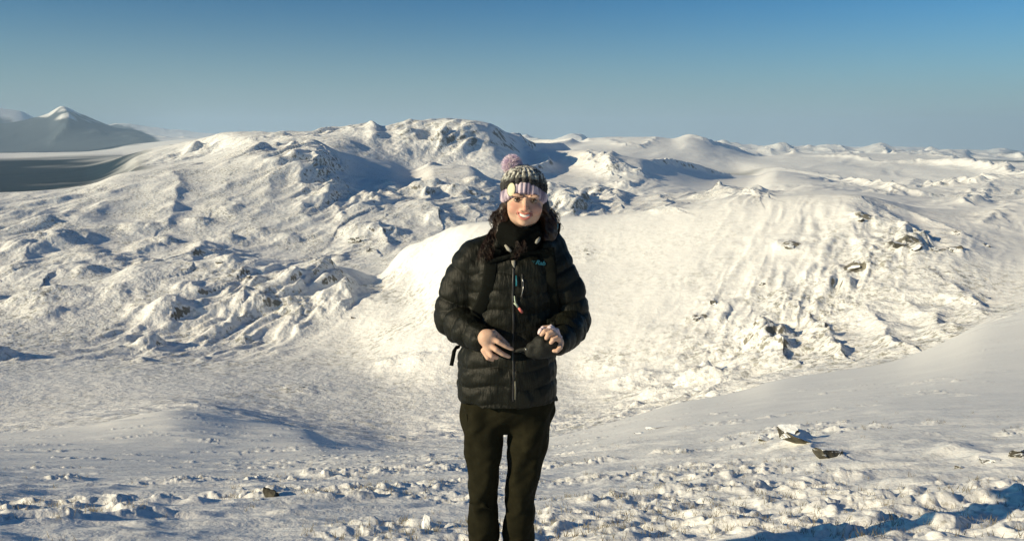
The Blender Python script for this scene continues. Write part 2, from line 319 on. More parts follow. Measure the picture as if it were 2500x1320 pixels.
# far hills
spur([(1680,332,5),(1720,345,12),(1790,366,14),(1850,380,10)], 18, 14, 0, .05)
spur([(1600,336,3),(1590,350,7),(1560,362,6)], 20, 12, 0, .1)
spur([(1480,338,3),(1500,350,6),(1530,360,6)], 20, 12, 0, .1)
spur([(150,262,3),(168,285,12),(160,320,12),(130,350,6)], 12, 22, 0, .1)
spur([(1400,330,2),(1420,338,5),(1440,345,4)], 8, 8, 0, 0)
spur([(2145,354,3),(2160,364,6),(2190,376,5)], 8, 8, 0, .2); spur([(2050,356,2),(2065,366,4)], 6, 6, 0, .1)
spur([(1905,352,2),(1920,362,5),(1960,370,3)], 8, 8, 0, .1); spur([(2310,366,2),(2335,376,4)], 8, 8, 0, .1)
spur([(2200,395,4),(2300,402,7),(2400,412,9),(2500,425,9)], 22, 10, 0, 0)
# foreground hummocks and hollows
knoll(350,1235,260,13,.0,depth=.9); knoll(330,1215,330,-14,0,sx=1.2,depth=.5); knoll(230,1195,200,10); knoll(150,1280,260,10)
knoll(2080,1245,330,16,.1,depth=.6); knoll(1990,1190,300,-10,depth=.5); knoll(2230,1180,120,12,.0); knoll(2420,1260,260,9); knoll(2380,1190,200,-8,depth=.5)
knoll(2060,1310,300,12,.0,depth=.8); knoll(1700,1230,240,5); knoll(1520,1260,200,4); knoll(1900,1100,260,12,depth=.6)
knoll(2280,1100,300,9); knoll(2450,1120,160,12,.1); knoll(700,1260,240,9); knoll(930,1310,300,7,.0,depth=.8); knoll(640,1205,160,6)
knoll(1040,1262,120,-7,depth=.7)
for q in ((1760,1195,130,11),(1880,1225,150,13),(2010,1205,120,12),(2110,1240,150,14),(2330,1235,150,12),(2260,1290,180,12),(1940,1290,170,11),(1780,1285,150,9),(2440,1190,130,9),(200,1235,150,10),(300,1260,140,10),(120,1215,140,8),(420,1225,120,8)): knoll(*q, 0, wob=.5, depth=.8)
knoll(1500,1095,200,5,depth=.8); knoll(1600,1060,160,-4)

spur([(1862,1078,8),(1925,1078,34),(1975,1098,30),(2012,1118,16)], 70, 26, 0, 0)
knoll(1915,1075,60,20,0,wob=.2)
# ------------------------------------------------------------------ fractal relief in world space
PATCHY = .5 + .8 * sstep(-.3, .45, perlin(X / 95, Y / 140, 500) * (1 - sstep(900, 1200, R)) + perlin(X / 330, Y / 420, 501) * sstep(900, 1200, R))
def relief():
    rr = R[:, 0]
    lam = 1600.0; k = 0
    add = np.zeros((NR, NA), np.float32)
    while lam > 0.045:
        # an octave lives where its wavelength is between 1/50 and 1/4 of the distance
        i0 = int(np.searchsorted(rr, lam * 8.0)); i1 = int(np.searchsorted(rr, lam * 175))
        if lam < .6: i0 = int(np.searchsorted(rr, 2.0))
        if i1 > i0:
            sl = slice(i0, i1); x = X[sl]; y = Y[sl]; r = R[sl]
            lim = 58 + 112 * sstep(150, 300, r) * (1 - sstep(3200, 4200, r)) + 30 * sstep(3200, 4200, r)
            fade = sstep(lam * 8, lam * 17, r) * (1 - sstep(lim * .65, lim, r / lam))
            if lam < .6: fade = (1 - sstep(lim * .65, lim, r / lam))
            near = 1 - sstep(40, 110, r)
            g = (RG[sl] + .12) * np.where(r > 240, PATCHY[sl], 1)
            def octave(c_, s_, st):
                xx = (x * c_ + y * s_) / st; yy = -x * s_ + y * c_
                wx = perlin(xx / lam / 2.3 + 7.1, yy / lam / 2.3, k + 40) * .8; wy = perlin(xx / lam / 2.3, yy / lam / 2.3 + 3.7, k + 80) * .8
                n = perlin(xx / lam + wx, yy / lam + wy, k)
                bil = np.abs(n) * 2 - .45; rid = .45 - np.abs(perlin(xx / lam * .8 + wx + 5, yy / lam * .8 + wy, k + 120)) * 2
                return (.4 + .5 * g) * n + .45 * bil * g + .55 * rid * g
            # wind crust runs across the near slope and the basin floor; gullies run down the faces beyond
            mk = sstep(270, 420, r)
            f = octave(.94, .34, 2.2) * (1 - mk) if mk.min() < 1 else 0
            if mk.max() > 0: f = f + octave(.50, .866, 2.7) * mk
            c = (.148 - .02 * near) * (lam / (.06 * r)) ** (-.58 + .28 * near) * np.where(r > 240, (.5 + .5 * PATCHY[sl]) * (1 - .45 * sstep(2600, 7000, r)), 1) * (1 - .3 * near)
            big = 1.0
            add[sl] += (f * g * c * lam * fade * big).astype(np.float32)
        lam /= 1.9; k += 1
    return add
REL = relief()
LIMR = (.0098 * R).astype(np.float32); REL = LIMR * np.tanh(REL / LIMR)
Z += REL
# crusted tufts on the near slope
rr = R[:, 0]
i1 = int(np.searchsorted(rr, 70)); i0 = int(np.searchsorted(rr, 2.0)); sl = slice(i0, i1); x = X[sl]; y = Y[sl]
g = RG[sl]
patch = 1.2 * perlin(x / 2.6, y / 1.3, 301) + .6 * perlin(x / .6 + 3, y / .4, 302) + (g - .66) * 1.1
pm = sstep(-.05, .45, patch)
far = 1 - sstep(25, 65, R[sl])
wob1 = perlin(x * 2.1, y * 2.1, 305) * .5
t1 = sstep(.05, .45, perlin(x / .21 + wob1, y / .17, 303)); t2 = sstep(.05, .4, perlin(x / .10 + wob1, y / .085, 304))
t0 = sstep(.0, .5, perlin(x / .48 + wob1, y / .4, 306))
Z[sl] += pm * far * (.027 * t1 + .016 * t2 * (1 - sstep(9, 16, R[sl])) + .018 * t0)
TUFT[sl] = pm * far

# slopes that are too steep to hold snow show their rock
dzr = np.gradient(Z, axis=0) / np.gradient(R * np.ones_like(Z), axis=0)
daz = np.gradient(np.maximum.accumulate(az)) ; dza = np.gradient(Z, axis=1) / (daz[None, :] * R)
slope = np.hypot(dzr, dza)
del dzr, dza
ROCKY = np.clip(ROCK * .9 + sstep(.6, 1.3, slope - .35 * (R < 640)) * .55 * (R > 20) - .08, 0, 1).astype(np.float32)
Zw = Z + CZ
# snow-free ground with its shade put into the colour: the low glen and the lower slopes of the far left hills
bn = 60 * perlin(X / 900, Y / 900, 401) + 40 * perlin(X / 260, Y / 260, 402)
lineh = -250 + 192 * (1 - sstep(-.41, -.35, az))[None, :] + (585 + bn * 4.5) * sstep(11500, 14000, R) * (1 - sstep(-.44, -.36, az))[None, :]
BARE_SHADE = (1 - sstep(-60, 60, Z + bn - lineh)).astype(np.float32) * (R > 2200) * (1 - sstep(5600, 6600, R) * (1 - sstep(9000, 11000, R)))
BARE_SHADE = (BARE_SHADE * (1 - .08 * (R > 12500))).astype(np.float32); del bn, lineh

def ground_at(x, y):
    r = math.hypot(x, y); a = math.atan2(x, y)
    i = int(np.searchsorted(lnr, math.log(r))) - 1; fi = (math.log(r) - lnr[i]) / (lnr[i + 1] - lnr[i])
    j = int(np.searchsorted(az, a)) - 1; fj = (a - az[j]) / (az[j + 1] - az[j])
    return float((Zw[i, j] * (1 - fj) + Zw[i, j + 1] * fj) * (1 - fi) + (Zw[i + 1, j] * (1 - fj) + Zw[i + 1, j + 1] * fj) * fi)

def land_hit(px, py):
    a, t = pix(px, py); j = int(np.argmin(np.abs(az - a)))
    c = Z[:, j] / R[:, 0]; i0 = int(np.searchsorted(lnr, math.log(3.0)))
    i = np.nonzero(c[i0:] >= t)[0]; i = i0 + (int(i[0]) if len(i) else 0)
    return Vector((float(X[i, j]), float(Y[i, j]), float(Zw[i, j])))

def band(name, i0, i1, mat, cap=False):
    n = i1 - i0
    NC = NA - 0
    v = np.stack([X[i0:i1], Y[i0:i1], Zw[i0:i1]], -1).reshape(-1, 3).astype(np.float32)
    ii, jj = np.meshgrid(np.arange(n - 1), np.arange(NC), indexing='ij')
    j2 = (jj + 1) % NC
    q = np.stack([ii * NC + jj, ii * NC + j2, (ii + 1) * NC + j2, (ii + 1) * NC + jj], -1).reshape(-1, 4)[:, ::-1]
    nq = len(q); loops = q.ravel().astype(np.int32)
    starts = (np.arange(nq) * 4).astype(np.int32)
    if cap:
        loops = np.concatenate([loops, np.arange(NC)[::1].astype(np.int32)]); starts = np.append(starts, nq * 4).astype(np.int32)
    me = bpy.data.meshes.new(name)
    me.vertices.add(len(v)); me.vertices.foreach_set('co', v.ravel())
    me.loops.add(len(loops)); me.loops.foreach_set('vertex_index', loops)
    me.polygons.add(len(starts)); me.polygons.foreach_set('loop_start', starts)
    me.polygons.foreach_set('use_smooth', np.ones(len(starts), bool))
    me.update(calc_edges=True)
    for nm, arr in (('rock', ROCKY), ('tuft', TUFT), ('rough', RG.astype(np.float32)), ('bare_shade', BARE_SHADE)):
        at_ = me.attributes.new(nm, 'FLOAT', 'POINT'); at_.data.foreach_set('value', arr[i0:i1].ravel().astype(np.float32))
    me.materials.append(mat)
    o = bpy.data.objects.new(name, me); COL.objects.link(o)
    return o
# ------------------------------------------------------------------ material helpers
def new_mat(name):
    m = bpy.data.materials.new(name); m.use_nodes = True
    nt = m.node_tree; nt.nodes.clear()
    out = nt.nodes.new('ShaderNodeOutputMaterial'); b = nt.nodes.new('ShaderNodeBsdfPrincipled')
    nt.links.new(b.outputs[0], out.inputs[0])
    return m, nt, b
def N(nt, t, **kw):
    n = nt.nodes.new(t)
    for k, v in kw.items():
        if k.startswith('i_'):
            key = k[2:]; key = int(key) if key.isdigit() else key.replace('_', ' ')
            n.inputs[key].default_value = v
        else: setattr(n, k, v)
    return n
def ramp(nt, stops, src):
    r = nt.nodes.new('ShaderNodeValToRGB'); e = r.color_ramp.elements
    while len(e) < len(stops): e.new(.5)
    for el, (p, c) in zip(e, stops):
        el.position = p; el.color = (*c, 1) if len(c) == 3 else c
    nt.links.new(src, r.inputs[0]); return r
def math_n(nt, op, a, b=None, clamp=False):
    n = nt.nodes.new('ShaderNodeMath'); n.operation = op; n.use_clamp = clamp
    for k, s in enumerate((a, b)):
        if s is None: continue
        if isinstance(s, (int, float)): n.inputs[k].default_value = s
        else: nt.links.new(s, n.inputs[k])
    return n.outputs[0]
def mixc(nt, f, a, b):
    n = nt.nodes.new('ShaderNodeMix'); n.data_type = 'RGBA'
    for s, i in ((f, 0), (a, 6), (b, 7)):
        if hasattr(s, 'links'): nt.links.new(s, n.inputs[i])
        elif i == 0: n.inputs[0].default_value = s
        else: n.inputs[i].default_value = (*s, 1)
    return n.outputs[2]

def snow_mat(name, scale, rock_scale, bump=.3, far=False, b2=0.0, speck=.0):
    m, nt, b = new_mat(name); lk = nt.links.new
    geo = N(nt, 'ShaderNodeNewGeometry'); tc = geo.outputs['Position']
    rock = N(nt, 'ShaderNodeAttribute', attribute_name='rock').outputs['Fac']
    n1 = N(nt, 'ShaderNodeTexNoise', i_Scale=rock_scale, i_Detail=8.0, i_Roughness=.68); lk(tc, n1.inputs['Vector'])
    n2 = N(nt, 'ShaderNodeTexNoise', i_Scale=scale, i_Detail=6.0, i_Roughness=.6); lk(tc, n2.inputs['Vector'])
    # snow: slightly varied white, wind crust a little greyer
    snow = ramp(nt, [(.3, (.80, .82, .82)), (.7, (.86, .88, .88))], n2.outputs['Fac']).outputs[0]
    rk = ramp(nt, [(.3, (.05, .045, .035)), (.55, (.16, .15, .12)), (.75, (.30, .29, .25))], n1.outputs['Fac']).outputs[0]
    s = math_n(nt, 'ADD', rock, math_n(nt, 'MULTIPLY', math_n(nt, 'SUBTRACT', n1.outputs['Fac'], .5), 2.2))
    mask = ramp(nt, [(.46, (0, 0, 0)), (.62, (1, 1, 1))], s).outputs[0]
    if not far:
        pass
    col = mixc(nt, mask, snow, rk)
    rgh = N(nt, 'ShaderNodeAttribute', attribute_name='rough').outputs['Fac']
    n7 = N(nt, 'ShaderNodeTexNoise', i_Scale=scale * 1.6, i_Detail=6.0, i_Roughness=.7); lk(tc, n7.inputs['Vector'])
    n8 = N(nt, 'ShaderNodeTexNoise', i_Scale=scale * .12, i_Detail=3.0); lk(tc, n8.inputs['Vector'])
    spk = ramp(nt, [(.50, (0, 0, 0)), (.60, (1, 1, 1))], n7.outputs['Fac']).outputs[0]
    spm = N(nt, 'ShaderNodeMapRange', i_1=.08, i_2=.45, i_3=.16, i_4=1.0); lk(rgh, spm.inputs[0])
    spk = math_n(nt, 'MULTIPLY', math_n(nt, 'MULTIPLY', spk, spm.outputs[0]), ramp(nt, [(.40, (.1, .1, .1)), (.60, (1, 1, 1))], n8.outputs['Fac']).outputs[0])
    col = mixc(nt, math_n(nt, 'MULTIPLY', spk, speck), col, (.22, .22, .18))
    tuft = N(nt, 'ShaderNodeAttribute', attribute_name='tuft').outputs['Fac']
    n3 = N(nt, 'ShaderNodeTexNoise', i_Scale=scale * 2.3, i_Detail=5.0, i_Roughness=.65); lk(tc, n3.inputs['Vector'])
    ms = math_n(nt, 'MULTIPLY', tuft, ramp(nt, [(.56, (0, 0, 0)), (.66, (1, 1, 1))], n3.outputs['Fac']).outputs[0])
    col = mixc(nt, math_n(nt, 'MULTIPLY', ms, .5), col, (.26, .24, .18))
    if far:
        bare_shade = N(nt, 'ShaderNodeAttribute', attribute_name='bare_shade').outputs['Fac']
        col = mixc(nt, bare_shade, col, (.004, .024, .042))  # dark blue: snowless ground with the hillside's shade painted in
    lk(col, b.inputs['Base Color'])
    b.inputs['Roughness'].default_value = .75
    b.inputs['Specular IOR Level'].default_value = .25
    rgh = N(nt, 'ShaderNodeAttribute', attribute_name='rough').outputs['Fac']
    rgm = N(nt, 'ShaderNodeMapRange', i_1=.03, i_2=.5, i_3=.12, i_4=1.0); lk(rgh, rgm.inputs[0])
    bp = N(nt, 'ShaderNodeBump', i_Distance=.35 / scale); lk(math_n(nt, 'MULTIPLY', rgm.outputs[0], bump), bp.inputs['Strength'])
    lk(math_n(nt, 'ADD', n2.outputs['Fac'], math_n(nt, 'MULTIPLY', n3.outputs['Fac'], .5)), bp.inputs['Height']); lk(bp.outputs[0], b.inputs['Normal'])
    if b2:
        n5 = N(nt, 'ShaderNodeTexNoise', i_Scale=scale * .28, i_Detail=7.0, i_Roughness=.62); lk(tc, n5.inputs['Vector'])
        bq = N(nt, 'ShaderNodeBump', i_Distance=1.6 / scale); lk(math_n(nt, 'MULTIPLY', rgm.outputs[0], b2), bq.inputs['Strength'])
        lk(n5.outputs['Fac'], bq.inputs['Height']); lk(bq.outputs[0], bp.inputs['Normal'])
    return m
M_near = snow_mat('snow_near', 9.0, 7.0, .45, speck=.25)
M_hill = snow_mat('snow_hill', .22, .16, .6, b2=.4, speck=.85)
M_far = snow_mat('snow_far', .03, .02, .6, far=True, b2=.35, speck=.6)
ia = int(np.searchsorted(R[:, 0], 60)); ib = int(np.searchsorted(R[:, 0], 2300))
tag(band('ground', 0, ia + 1, M_near, cap=True), 'snow covered slope with crusted heather tufts', kind='structure')
tag(band('hills', ia, ib + 1, M_hill), 'knobbly snow covered ridges and basin', kind='structure')
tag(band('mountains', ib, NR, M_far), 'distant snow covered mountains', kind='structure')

# ------------------------------------------------------------------ light
w = bpy.data.worlds.new('World'); scene.world = w; w.use_nodes = True
nt = w.node_tree; bg = nt.nodes['Background']
sky = nt.nodes.new('ShaderNodeTexSky'); sky.sky_type = 'NISHITA'; sky.sun_disc = False
sky.sun_elevation = SUN_EL; sky.sun_rotation = math.atan2(SUN_AZ[0], SUN_AZ[1])
sky.altitude = 900; sky.air_density = 1.0; sky.dust_density = 1.6; sky.ozone_density = 2.0
mul = nt.nodes.new('ShaderNodeMix'); mul.data_type = 'RGBA'; mul.blend_type = 'MULTIPLY'; mul.inputs[0].default_value = 1
mul.inputs[7].default_value = (.070, .275, .365, 1)
gm = nt.nodes.new('ShaderNodeGamma'); gm.inputs[1].default_value = 1.5; nt.links.new(sky.outputs[0], gm.inputs[0]); nt.links.new(gm.outputs[0], mul.inputs[6]); 
# the sky pales to grey haze in the lowest few degrees
tg = nt.nodes.new('ShaderNodeTexCoord'); sx = nt.nodes.new('ShaderNodeSeparateXYZ'); nt.links.new(tg.outputs['Generated'], sx.inputs[0])
mr = nt.nodes.new('ShaderNodeMapRange'); mr.interpolation_type = 'SMOOTHERSTEP'; mr.inputs[1].default_value = .19; mr.inputs[2].default_value = -.06; nt.links.new(sx.outputs['Z'], mr.inputs[0])
hzm = nt.nodes.new('ShaderNodeMix'); hzm.data_type = 'RGBA'; hzm.inputs[7].default_value = (3.7, 4.5, 4.6, 1)
nt.links.new(mr.outputs[0], hzm.inputs[0]); nt.links.new(mul.outputs[2], hzm.inputs[6]); nt.links.new(hzm.outputs[2], bg.inputs[0])
bg.inputs[1].default_value = 0.06
sd = bpy.data.lights.new('sun', 'SUN'); sd.energy = 4.15; sd.angle = math.radians(.5); sd.color = (1.0, .81, .53)
so = bpy.data.objects.new('sun', sd); COL.objects.link(so)
sv = Vector((SUN_AZ[0] * math.cos(SUN_EL), SUN_AZ[1] * math.cos(SUN_EL), math.sin(SUN_EL)))
so.rotation_euler = sv.to_track_quat('Z', 'Y').to_euler()
scene.view_settings.view_transform = 'Standard'; scene.view_settings.look = 'None'
scene.view_settings.exposure = 0.69; scene.view_settings.gamma = 1.0

# air: one closed box of pale haze round everything
zlo = float(Zw.min()) - 1; zhi = max(float(Zw[:, np.abs(az) < 2].max()), 10) + 5
me = bpy.data.meshes.new('haze'); E = 41000.0
hv = [(x, y, z) for x in (-E, E) for y in (-E, E) for z in (zlo, zhi)]
me.from_pydata(hv, [], [(0, 1, 3, 2), (4, 6, 7, 5), (0, 4, 5, 1), (2, 3, 7, 6), (0, 2, 6, 4), (1, 5, 7, 3)])
hz = bpy.data.objects.new('haze', me); COL.objects.link(hz); tag(hz, 'pale blue winter haze over the far mountains', kind='stuff')
hm = bpy.data.materials.new('haze'); hm.use_nodes = True; nt = hm.node_tree; nt.nodes.clear()
ho = nt.nodes.new('ShaderNodeOutputMaterial'); pv = nt.nodes.new('ShaderNodeVolumePrincipled')
pv.inputs['Color'].default_value = (.46, .66, .90, 1); pv.inputs['Density'].default_value = 2.8e-5; pv.inputs['Anisotropy'].default_value = .1
nt.links.new(pv.outputs[0], ho.inputs['Volume']); me.materials.append(hm)
scene.cycles.volume_bounces = 1
scene.cycles.max_bounces = 5; scene.cycles.diffuse_bounces = 3; scene.cycles.glossy_bounces = 2; scene.cycles.transmission_bounces = 2
scene.cycles.use_denoising = True
# ------------------------------------------------------------------ implicit modelling: fields on a grid -> one smooth mesh
class Field:
    def __init__(s, lo, hi, h):
        s.lo = np.array(lo, np.float32); s.h = h
        s.n = np.ceil((np.array(hi) - s.lo) / h).astype(int) + 1
        s.ax = [(s.lo[k] + h * np.arange(s.n[k])).astype(np.float32) for k in range(3)]
        s.S = np.full(tuple(s.n), 1.0, np.float32)
    def win(s, lo, hi):
        sl = []; P = []
        for k in range(3):
            a = max(0, int((lo[k] - s.lo[k]) / s.h)); b = min(s.n[k], int((hi[k] - s.lo[k]) / s.h) + 2)
            if b <= a: b = a + 1
            sl.append(slice(a, b)); sh = [1, 1, 1]; sh[k] = -1; P.append(s.ax[k][a:b].reshape(sh))
        return tuple(sl), P
    def _mix(s, sl, d, k, op):
        A = s.S[sl]
        if op == 'add':
            if k <= 0: s.S[sl] = np.minimum(A, d); return
            h = np.clip(.5 + .5 * (d - A) / k, 0, 1); s.S[sl] = d * (1 - h) + A * h - k * h * (1 - h)
        elif op == 'sub':
            k = max(k, 1e-5); h = np.clip(.5 - .5 * (d + A) / k, 0, 1); s.S[sl] = A * (1 - h) - d * h + k * h * (1 - h)
    def ell(s, c, r, k=.01, op='add', rot=None):
        c = np.array(c, float); r = np.array(r, float); m = float(r.max()) + k + 3 * s.h
        sl, (x, y, z) = s.win(c - m, c + m)
        x = x - c[0]; y = y - c[1]; z = z - c[2]
        if rot is not None:
            q = np.array(rot.inverted().to_3x3()) if hasattr(rot, 'inverted') else rot
            x, y, z = (q[0][0] * x + q[0][1] * y + q[0][2] * z, q[1][0] * x + q[1][1] * y + q[1][2] * z, q[2][0] * x + q[2][1] * y + q[2][2] * z)
        k0 = np.sqrt((x / r[0]) ** 2 + (y / r[1]) ** 2 + (z / r[2]) ** 2); k1 = np.sqrt((x / r[0] ** 2) ** 2 + (y / r[1] ** 2) ** 2 + (z / r[2] ** 2) ** 2)
        s._mix(sl, (k0 * (k0 - 1) / (k1 + 1e-9)).astype(np.float32), k, op)
    def chain(s, pts, rad, k=.01, op='add', baffle=None, flat=None):
        """tapering limb through points; baffle=(spacing, depth) puffs it; one field for the whole chain"""
        pts = [np.array(p, float) for p in pts]; R_ = max(rad) + k + 3 * s.h + (baffle[1] if baffle else 0)
        lo = np.min(pts, 0) - R_; hi = np.max(pts, 0) + R_
        sl, (x, y, z) = s.win(lo, hi); best = None; acc = 0.0
        for a, b, ra, rb in zip(pts[:-1], pts[1:], rad[:-1], rad[1:]):
            e = b - a; L2 = float(e @ e) + 1e-12; Ln = math.sqrt(L2)
            t = np.clip(((x - a[0]) * e[0] + (y - a[1]) * e[1] + (z - a[2]) * e[2]) / L2, 0, 1)
            dx = x - a[0] - t * e[0]; dy = y - a[1] - t * e[1]; dz = z - a[2] - t * e[2]
            if flat is not None:
                q = dx * flat[0][0] + dy * flat[0][1] + dz * flat[0][2]; g = flat[1] - 1
                dx = dx + q * g * flat[0][0]; dy = dy + q * g * flat[0][1]; dz = dz + q * g * flat[0][2]
            r = ra + (rb - ra) * t
            if baffle:
                ss = acc + t * Ln; r = r + baffle[1] * (np.sqrt(np.abs(np.sin(math.pi * ss / baffle[0]))) - .6)
            d = np.sqrt(dx * dx + dy * dy + dz * dz) - r
            best = d if best is None else np.where(d < best, d, best) if baffle else np.minimum(best, d)
            acc += Ln
        s._mix(sl, best.astype(np.float32), k, op)
    def loft(s, rings, k=.01, op='add', baffle=None, e=2.0, warp=None):
        """vertical body of superelliptic rings (x, y, z, rx, ry)"""
        rg = sorted(rings, key=lambda q: q[2]); zz = [q[2] for q in rg]
        m = max(max(q[3], q[4]) for q in rg) + k + 3 * s.h
        lo = (min(q[0] for q in rg) - m, min(q[1] for q in rg) - m, zz[0] - k - .03); hi = (max(q[0] for q in rg) + m, max(q[1] for q in rg) + m, zz[-1] + k + .03)
        sl, (x, y, z) = s.win(lo, hi); zf = z.ravel(); I = lambda i: smooth_interp(zf, zz, [q[i] for q in rg]).reshape(z.shape)
        cx, cy, rx, ry = I(0), I(1), I(3), I(4)
        if baffle:
            zb = z + (warp(x, y) if warp else 0)
            bb = baffle[1] * (np.sqrt(np.abs(np.sin(math.pi * zb / baffle[0]))) - .6); rx = rx + bb; ry = ry + bb
        q = (np.abs((x - cx) / rx) ** e + np.abs((y - cy) / ry) ** e) ** (1 / e)
        d = (q - 1) * np.minimum(rx, ry); dz = np.maximum(zz[0] - z, z - zz[-1])
        d = np.maximum(d, dz); s._mix(sl, d.astype(np.float32), k, op)
    def wrinkle(s, amp, freq, seed, lo=None, hi=None, dirs=None):
        rnd = random.Random(seed); sl, (x, y, z) = s.win(lo if lo is not None else s.lo, hi if hi is not None else s.lo + s.n * s.h)
        acc = 0
        for i in range(6):
            v = [rnd.gauss(0, 1) for _ in range(3)]
            if dirs: v = [a * b for a, b in zip(v, dirs)]
            n = math.sqrt(sum(a * a for a in v)) + 1e-6; f = freq * (.6 + rnd.random())
            v = [a / n * f for a in v]; ph = rnd.random() * 7
            acc = acc + np.sin(v[0] * x + v[1] * y + v[2] * z + ph + 1.3 * np.sin(v[1] * x * .7 + v[2] * y * .6 + v[0] * z * .5 + ph * 2))
        s.S[sl] += (acc * amp / 3).astype(np.float32)
    def mesh(s, name, mat, parent=None, origin=(0, 0, 0), inv=None):
        S = s.S; I = S < 0
        nx, ny, nz = S.shape
        c = np.zeros((nx - 1, ny - 1, nz - 1), np.uint8)
        for dx in (0, 1):
            for dy in (0, 1):
                for dz in (0, 1): c += I[dx:nx - 1 + dx, dy:ny - 1 + dy, dz:nz - 1 + dz]
        ix, iy, iz = np.nonzero((c > 0) & (c < 8)); del c
        idx = np.full((nx - 1, ny - 1, nz - 1), -1, np.int32); idx[ix, iy, iz] = np.arange(len(ix))
        V = np.zeros((len(ix), 3)); W = np.zeros(len(ix))
        cor = [(a, b, d) for a in (0, 1) for b in (0, 1) for d in (0, 1)]
        for i, p in enumerate(cor):
            for ax in range(3):
                if p[ax]: continue
                q = list(p); q[ax] = 1
                va = S[ix + p[0], iy + p[1], iz + p[2]]; vb = S[ix + q[0], iy + q[1], iz + q[2]]
                m = (va < 0) != (vb < 0); t = np.where(m, va / (va - vb + 1e-20), 0)
                pt = np.stack([p[0] + 0 * t, p[1] + 0 * t, p[2] + 0 * t], 1); pt[:, ax] += t
                V += pt * m[:, None]; W += m
        V = (V / W[:, None] + np.stack([ix, iy, iz], 1)) * s.h + s.lo
        Q = []
        for ax in range(3):
            A = [slice(1, n - 1) for n in S.shape]; B = list(A); A[ax] = slice(0, S.shape[ax] - 1); B[ax] = slice(1, S.shape[ax])
            a = I[tuple(A)]; b = I[tuple(B)]; e = np.nonzero(a != b); off = [1, 1, 1]; off[ax] = 0
            p = [e[k] + off[k] for k in range(3)]; u, v = [(1, 2), (2, 0), (0, 1)][ax]
            def cell(du, dv):
                r = list(p); r[u] = r[u] - du; r[v] = r[v] - dv; return idx[r[0], r[1], r[2]]
            q = np.stack([cell(1, 1), cell(0, 1), cell(0, 0), cell(1, 0)], 1); fl = ~a[e]
            q[fl] = q[fl][:, ::-1]; Q.append(q)
        Q = np.concatenate(Q); Q = Q[(Q >= 0).all(1)]
        me = bpy.data.meshes.new(name); V = V - np.array(origin)
        if inv is not None: V = V @ np.array(inv.to_3x3()).T
        me.vertices.add(len(V)); me.vertices.foreach_set('co', V.astype(np.float32).ravel())
        me.loops.add(Q.size); me.loops.foreach_set('vertex_index', Q.ravel().astype(np.int32))
        me.polygons.add(len(Q)); me.polygons.foreach_set('loop_start', (np.arange(len(Q)) * 4).astype(np.int32))
        me.polygons.foreach_set('use_smooth', np.ones(len(Q), bool)); me.update(calc_edges=True); me.validate()
        me.materials.append(mat); o = bpy.data.objects.new(name, me); COL.objects.link(o)
        if parent: o.parent = parent
        return o

def smooth_interp(q, x, v):
    x = np.array(x, float); v = np.array(v, float); q = np.clip(q, x[0], x[-1])
    if len(x) < 3: return np.interp(q, x, v)
    m = np.gradient(v, x); i = np.clip(np.searchsorted(x, q) - 1, 0, len(x) - 2); h = x[i + 1] - x[i]; s = (q - x[i]) / h
    return v[i] * (1 + 2 * s) * (1 - s) ** 2 + m[i] * h * s * (1 - s) ** 2 + v[i + 1] * s * s * (3 - 2 * s) + m[i + 1] * h * s * s * (s - 1)

class MB:
    """collects tubes, boxes and sheets into one mesh"""
    def __init__(s): s.v = []; s.f = []
    def tube(s, pts, rad, n=8, flat=None, caps=True, closed=False):
        pts = [Vector(p) for p in pts]; b0 = len(s.v); L_ = len(pts)
        if not hasattr(rad, '__len__'): rad = [rad] * L_
        prev = None
        for i, p in enumerate(pts):
            if closed: t = pts[(i + 1) % L_] - pts[i - 1]
            else: t = pts[min(i + 1, L_ - 1)] - pts[max(i - 1, 0)]
            t.normalize()
            if flat is not None: a = Vector(flat); a = (a - t * a.dot(t)).normalized()
            elif prev is None: a = t.orthogonal().normalized()
            else: a = (prev - t * prev.dot(t)).normalized()
            prev = a; b = t.cross(a); r = rad[i]
            rx, ry = (r if hasattr(r, '__len__') else (r, r))
            for k in range(n):
                w_ = 2 * math.pi * k / n; s.v.append(p + b * (math.cos(w_) * rx) + a * (math.sin(w_) * ry))
        for i in range(L_ if closed else L_ - 1):
            for k in range(n):
                i2 = (i + 1) % L_
                s.f.append((b0 + i * n + k, b0 + i * n + (k + 1) % n, b0 + i2 * n + (k + 1) % n, b0 + i2 * n + k))
        if caps and not closed:
            s.f.append(tuple(b0 + k for k in range(n))[::-1]); s.f.append(tuple(b0 + (L_ - 1) * n + k for k in range(n)))
    def sphere(s, c, r, nu=16, nv=10, rot=None, fn=None):
        r = r if hasattr(r, '__len__') else (r, r, r); b0 = len(s.v); c = Vector(c)
        for j in range(nv + 1):
            th = math.pi * j / nv
            for i in range(nu):
                ph = 2 * math.pi * i / nu
                p = Vector((math.sin(th) * math.cos(ph) * r[0], math.sin(th) * math.sin(ph) * r[1], math.cos(th) * r[2]))
                if fn: p = p * fn(p)
                if rot is not None: p = rot @ p
                s.v.append(c + p)
        for j in range(nv):
            for i in range(nu):
                s.f.append((b0 + j * nu + i, b0 + (j + 1) * nu + i, b0 + (j + 1) * nu + (i + 1) % nu, b0 + j * nu + (i + 1) % nu))
    def build(s, name, mat, parent=None, smooth=True, origin=None):
        me = bpy.data.meshes.new(name); o0 = Vector(origin) if origin is not None else Vector((0, 0, 0))
        me.from_pydata([tuple(Vector(v) - o0) for v in s.v], [], s.f); me.validate(); me.materials.append(mat)
        if smooth: me.polygons.foreach_set('use_smooth', np.ones(len(me.polygons), bool))
        o = bpy.data.objects.new(name, me); COL.objects.link(o)
        if parent: o.parent = parent
        return o
# ------------------------------------------------------------------ the woman standing on the slope
PY = 3.3
def W(px, py, dy=0.0): return at(px, py, PY + dy)
GZ = ground_at(0, PY)
RNG = random.Random(7)

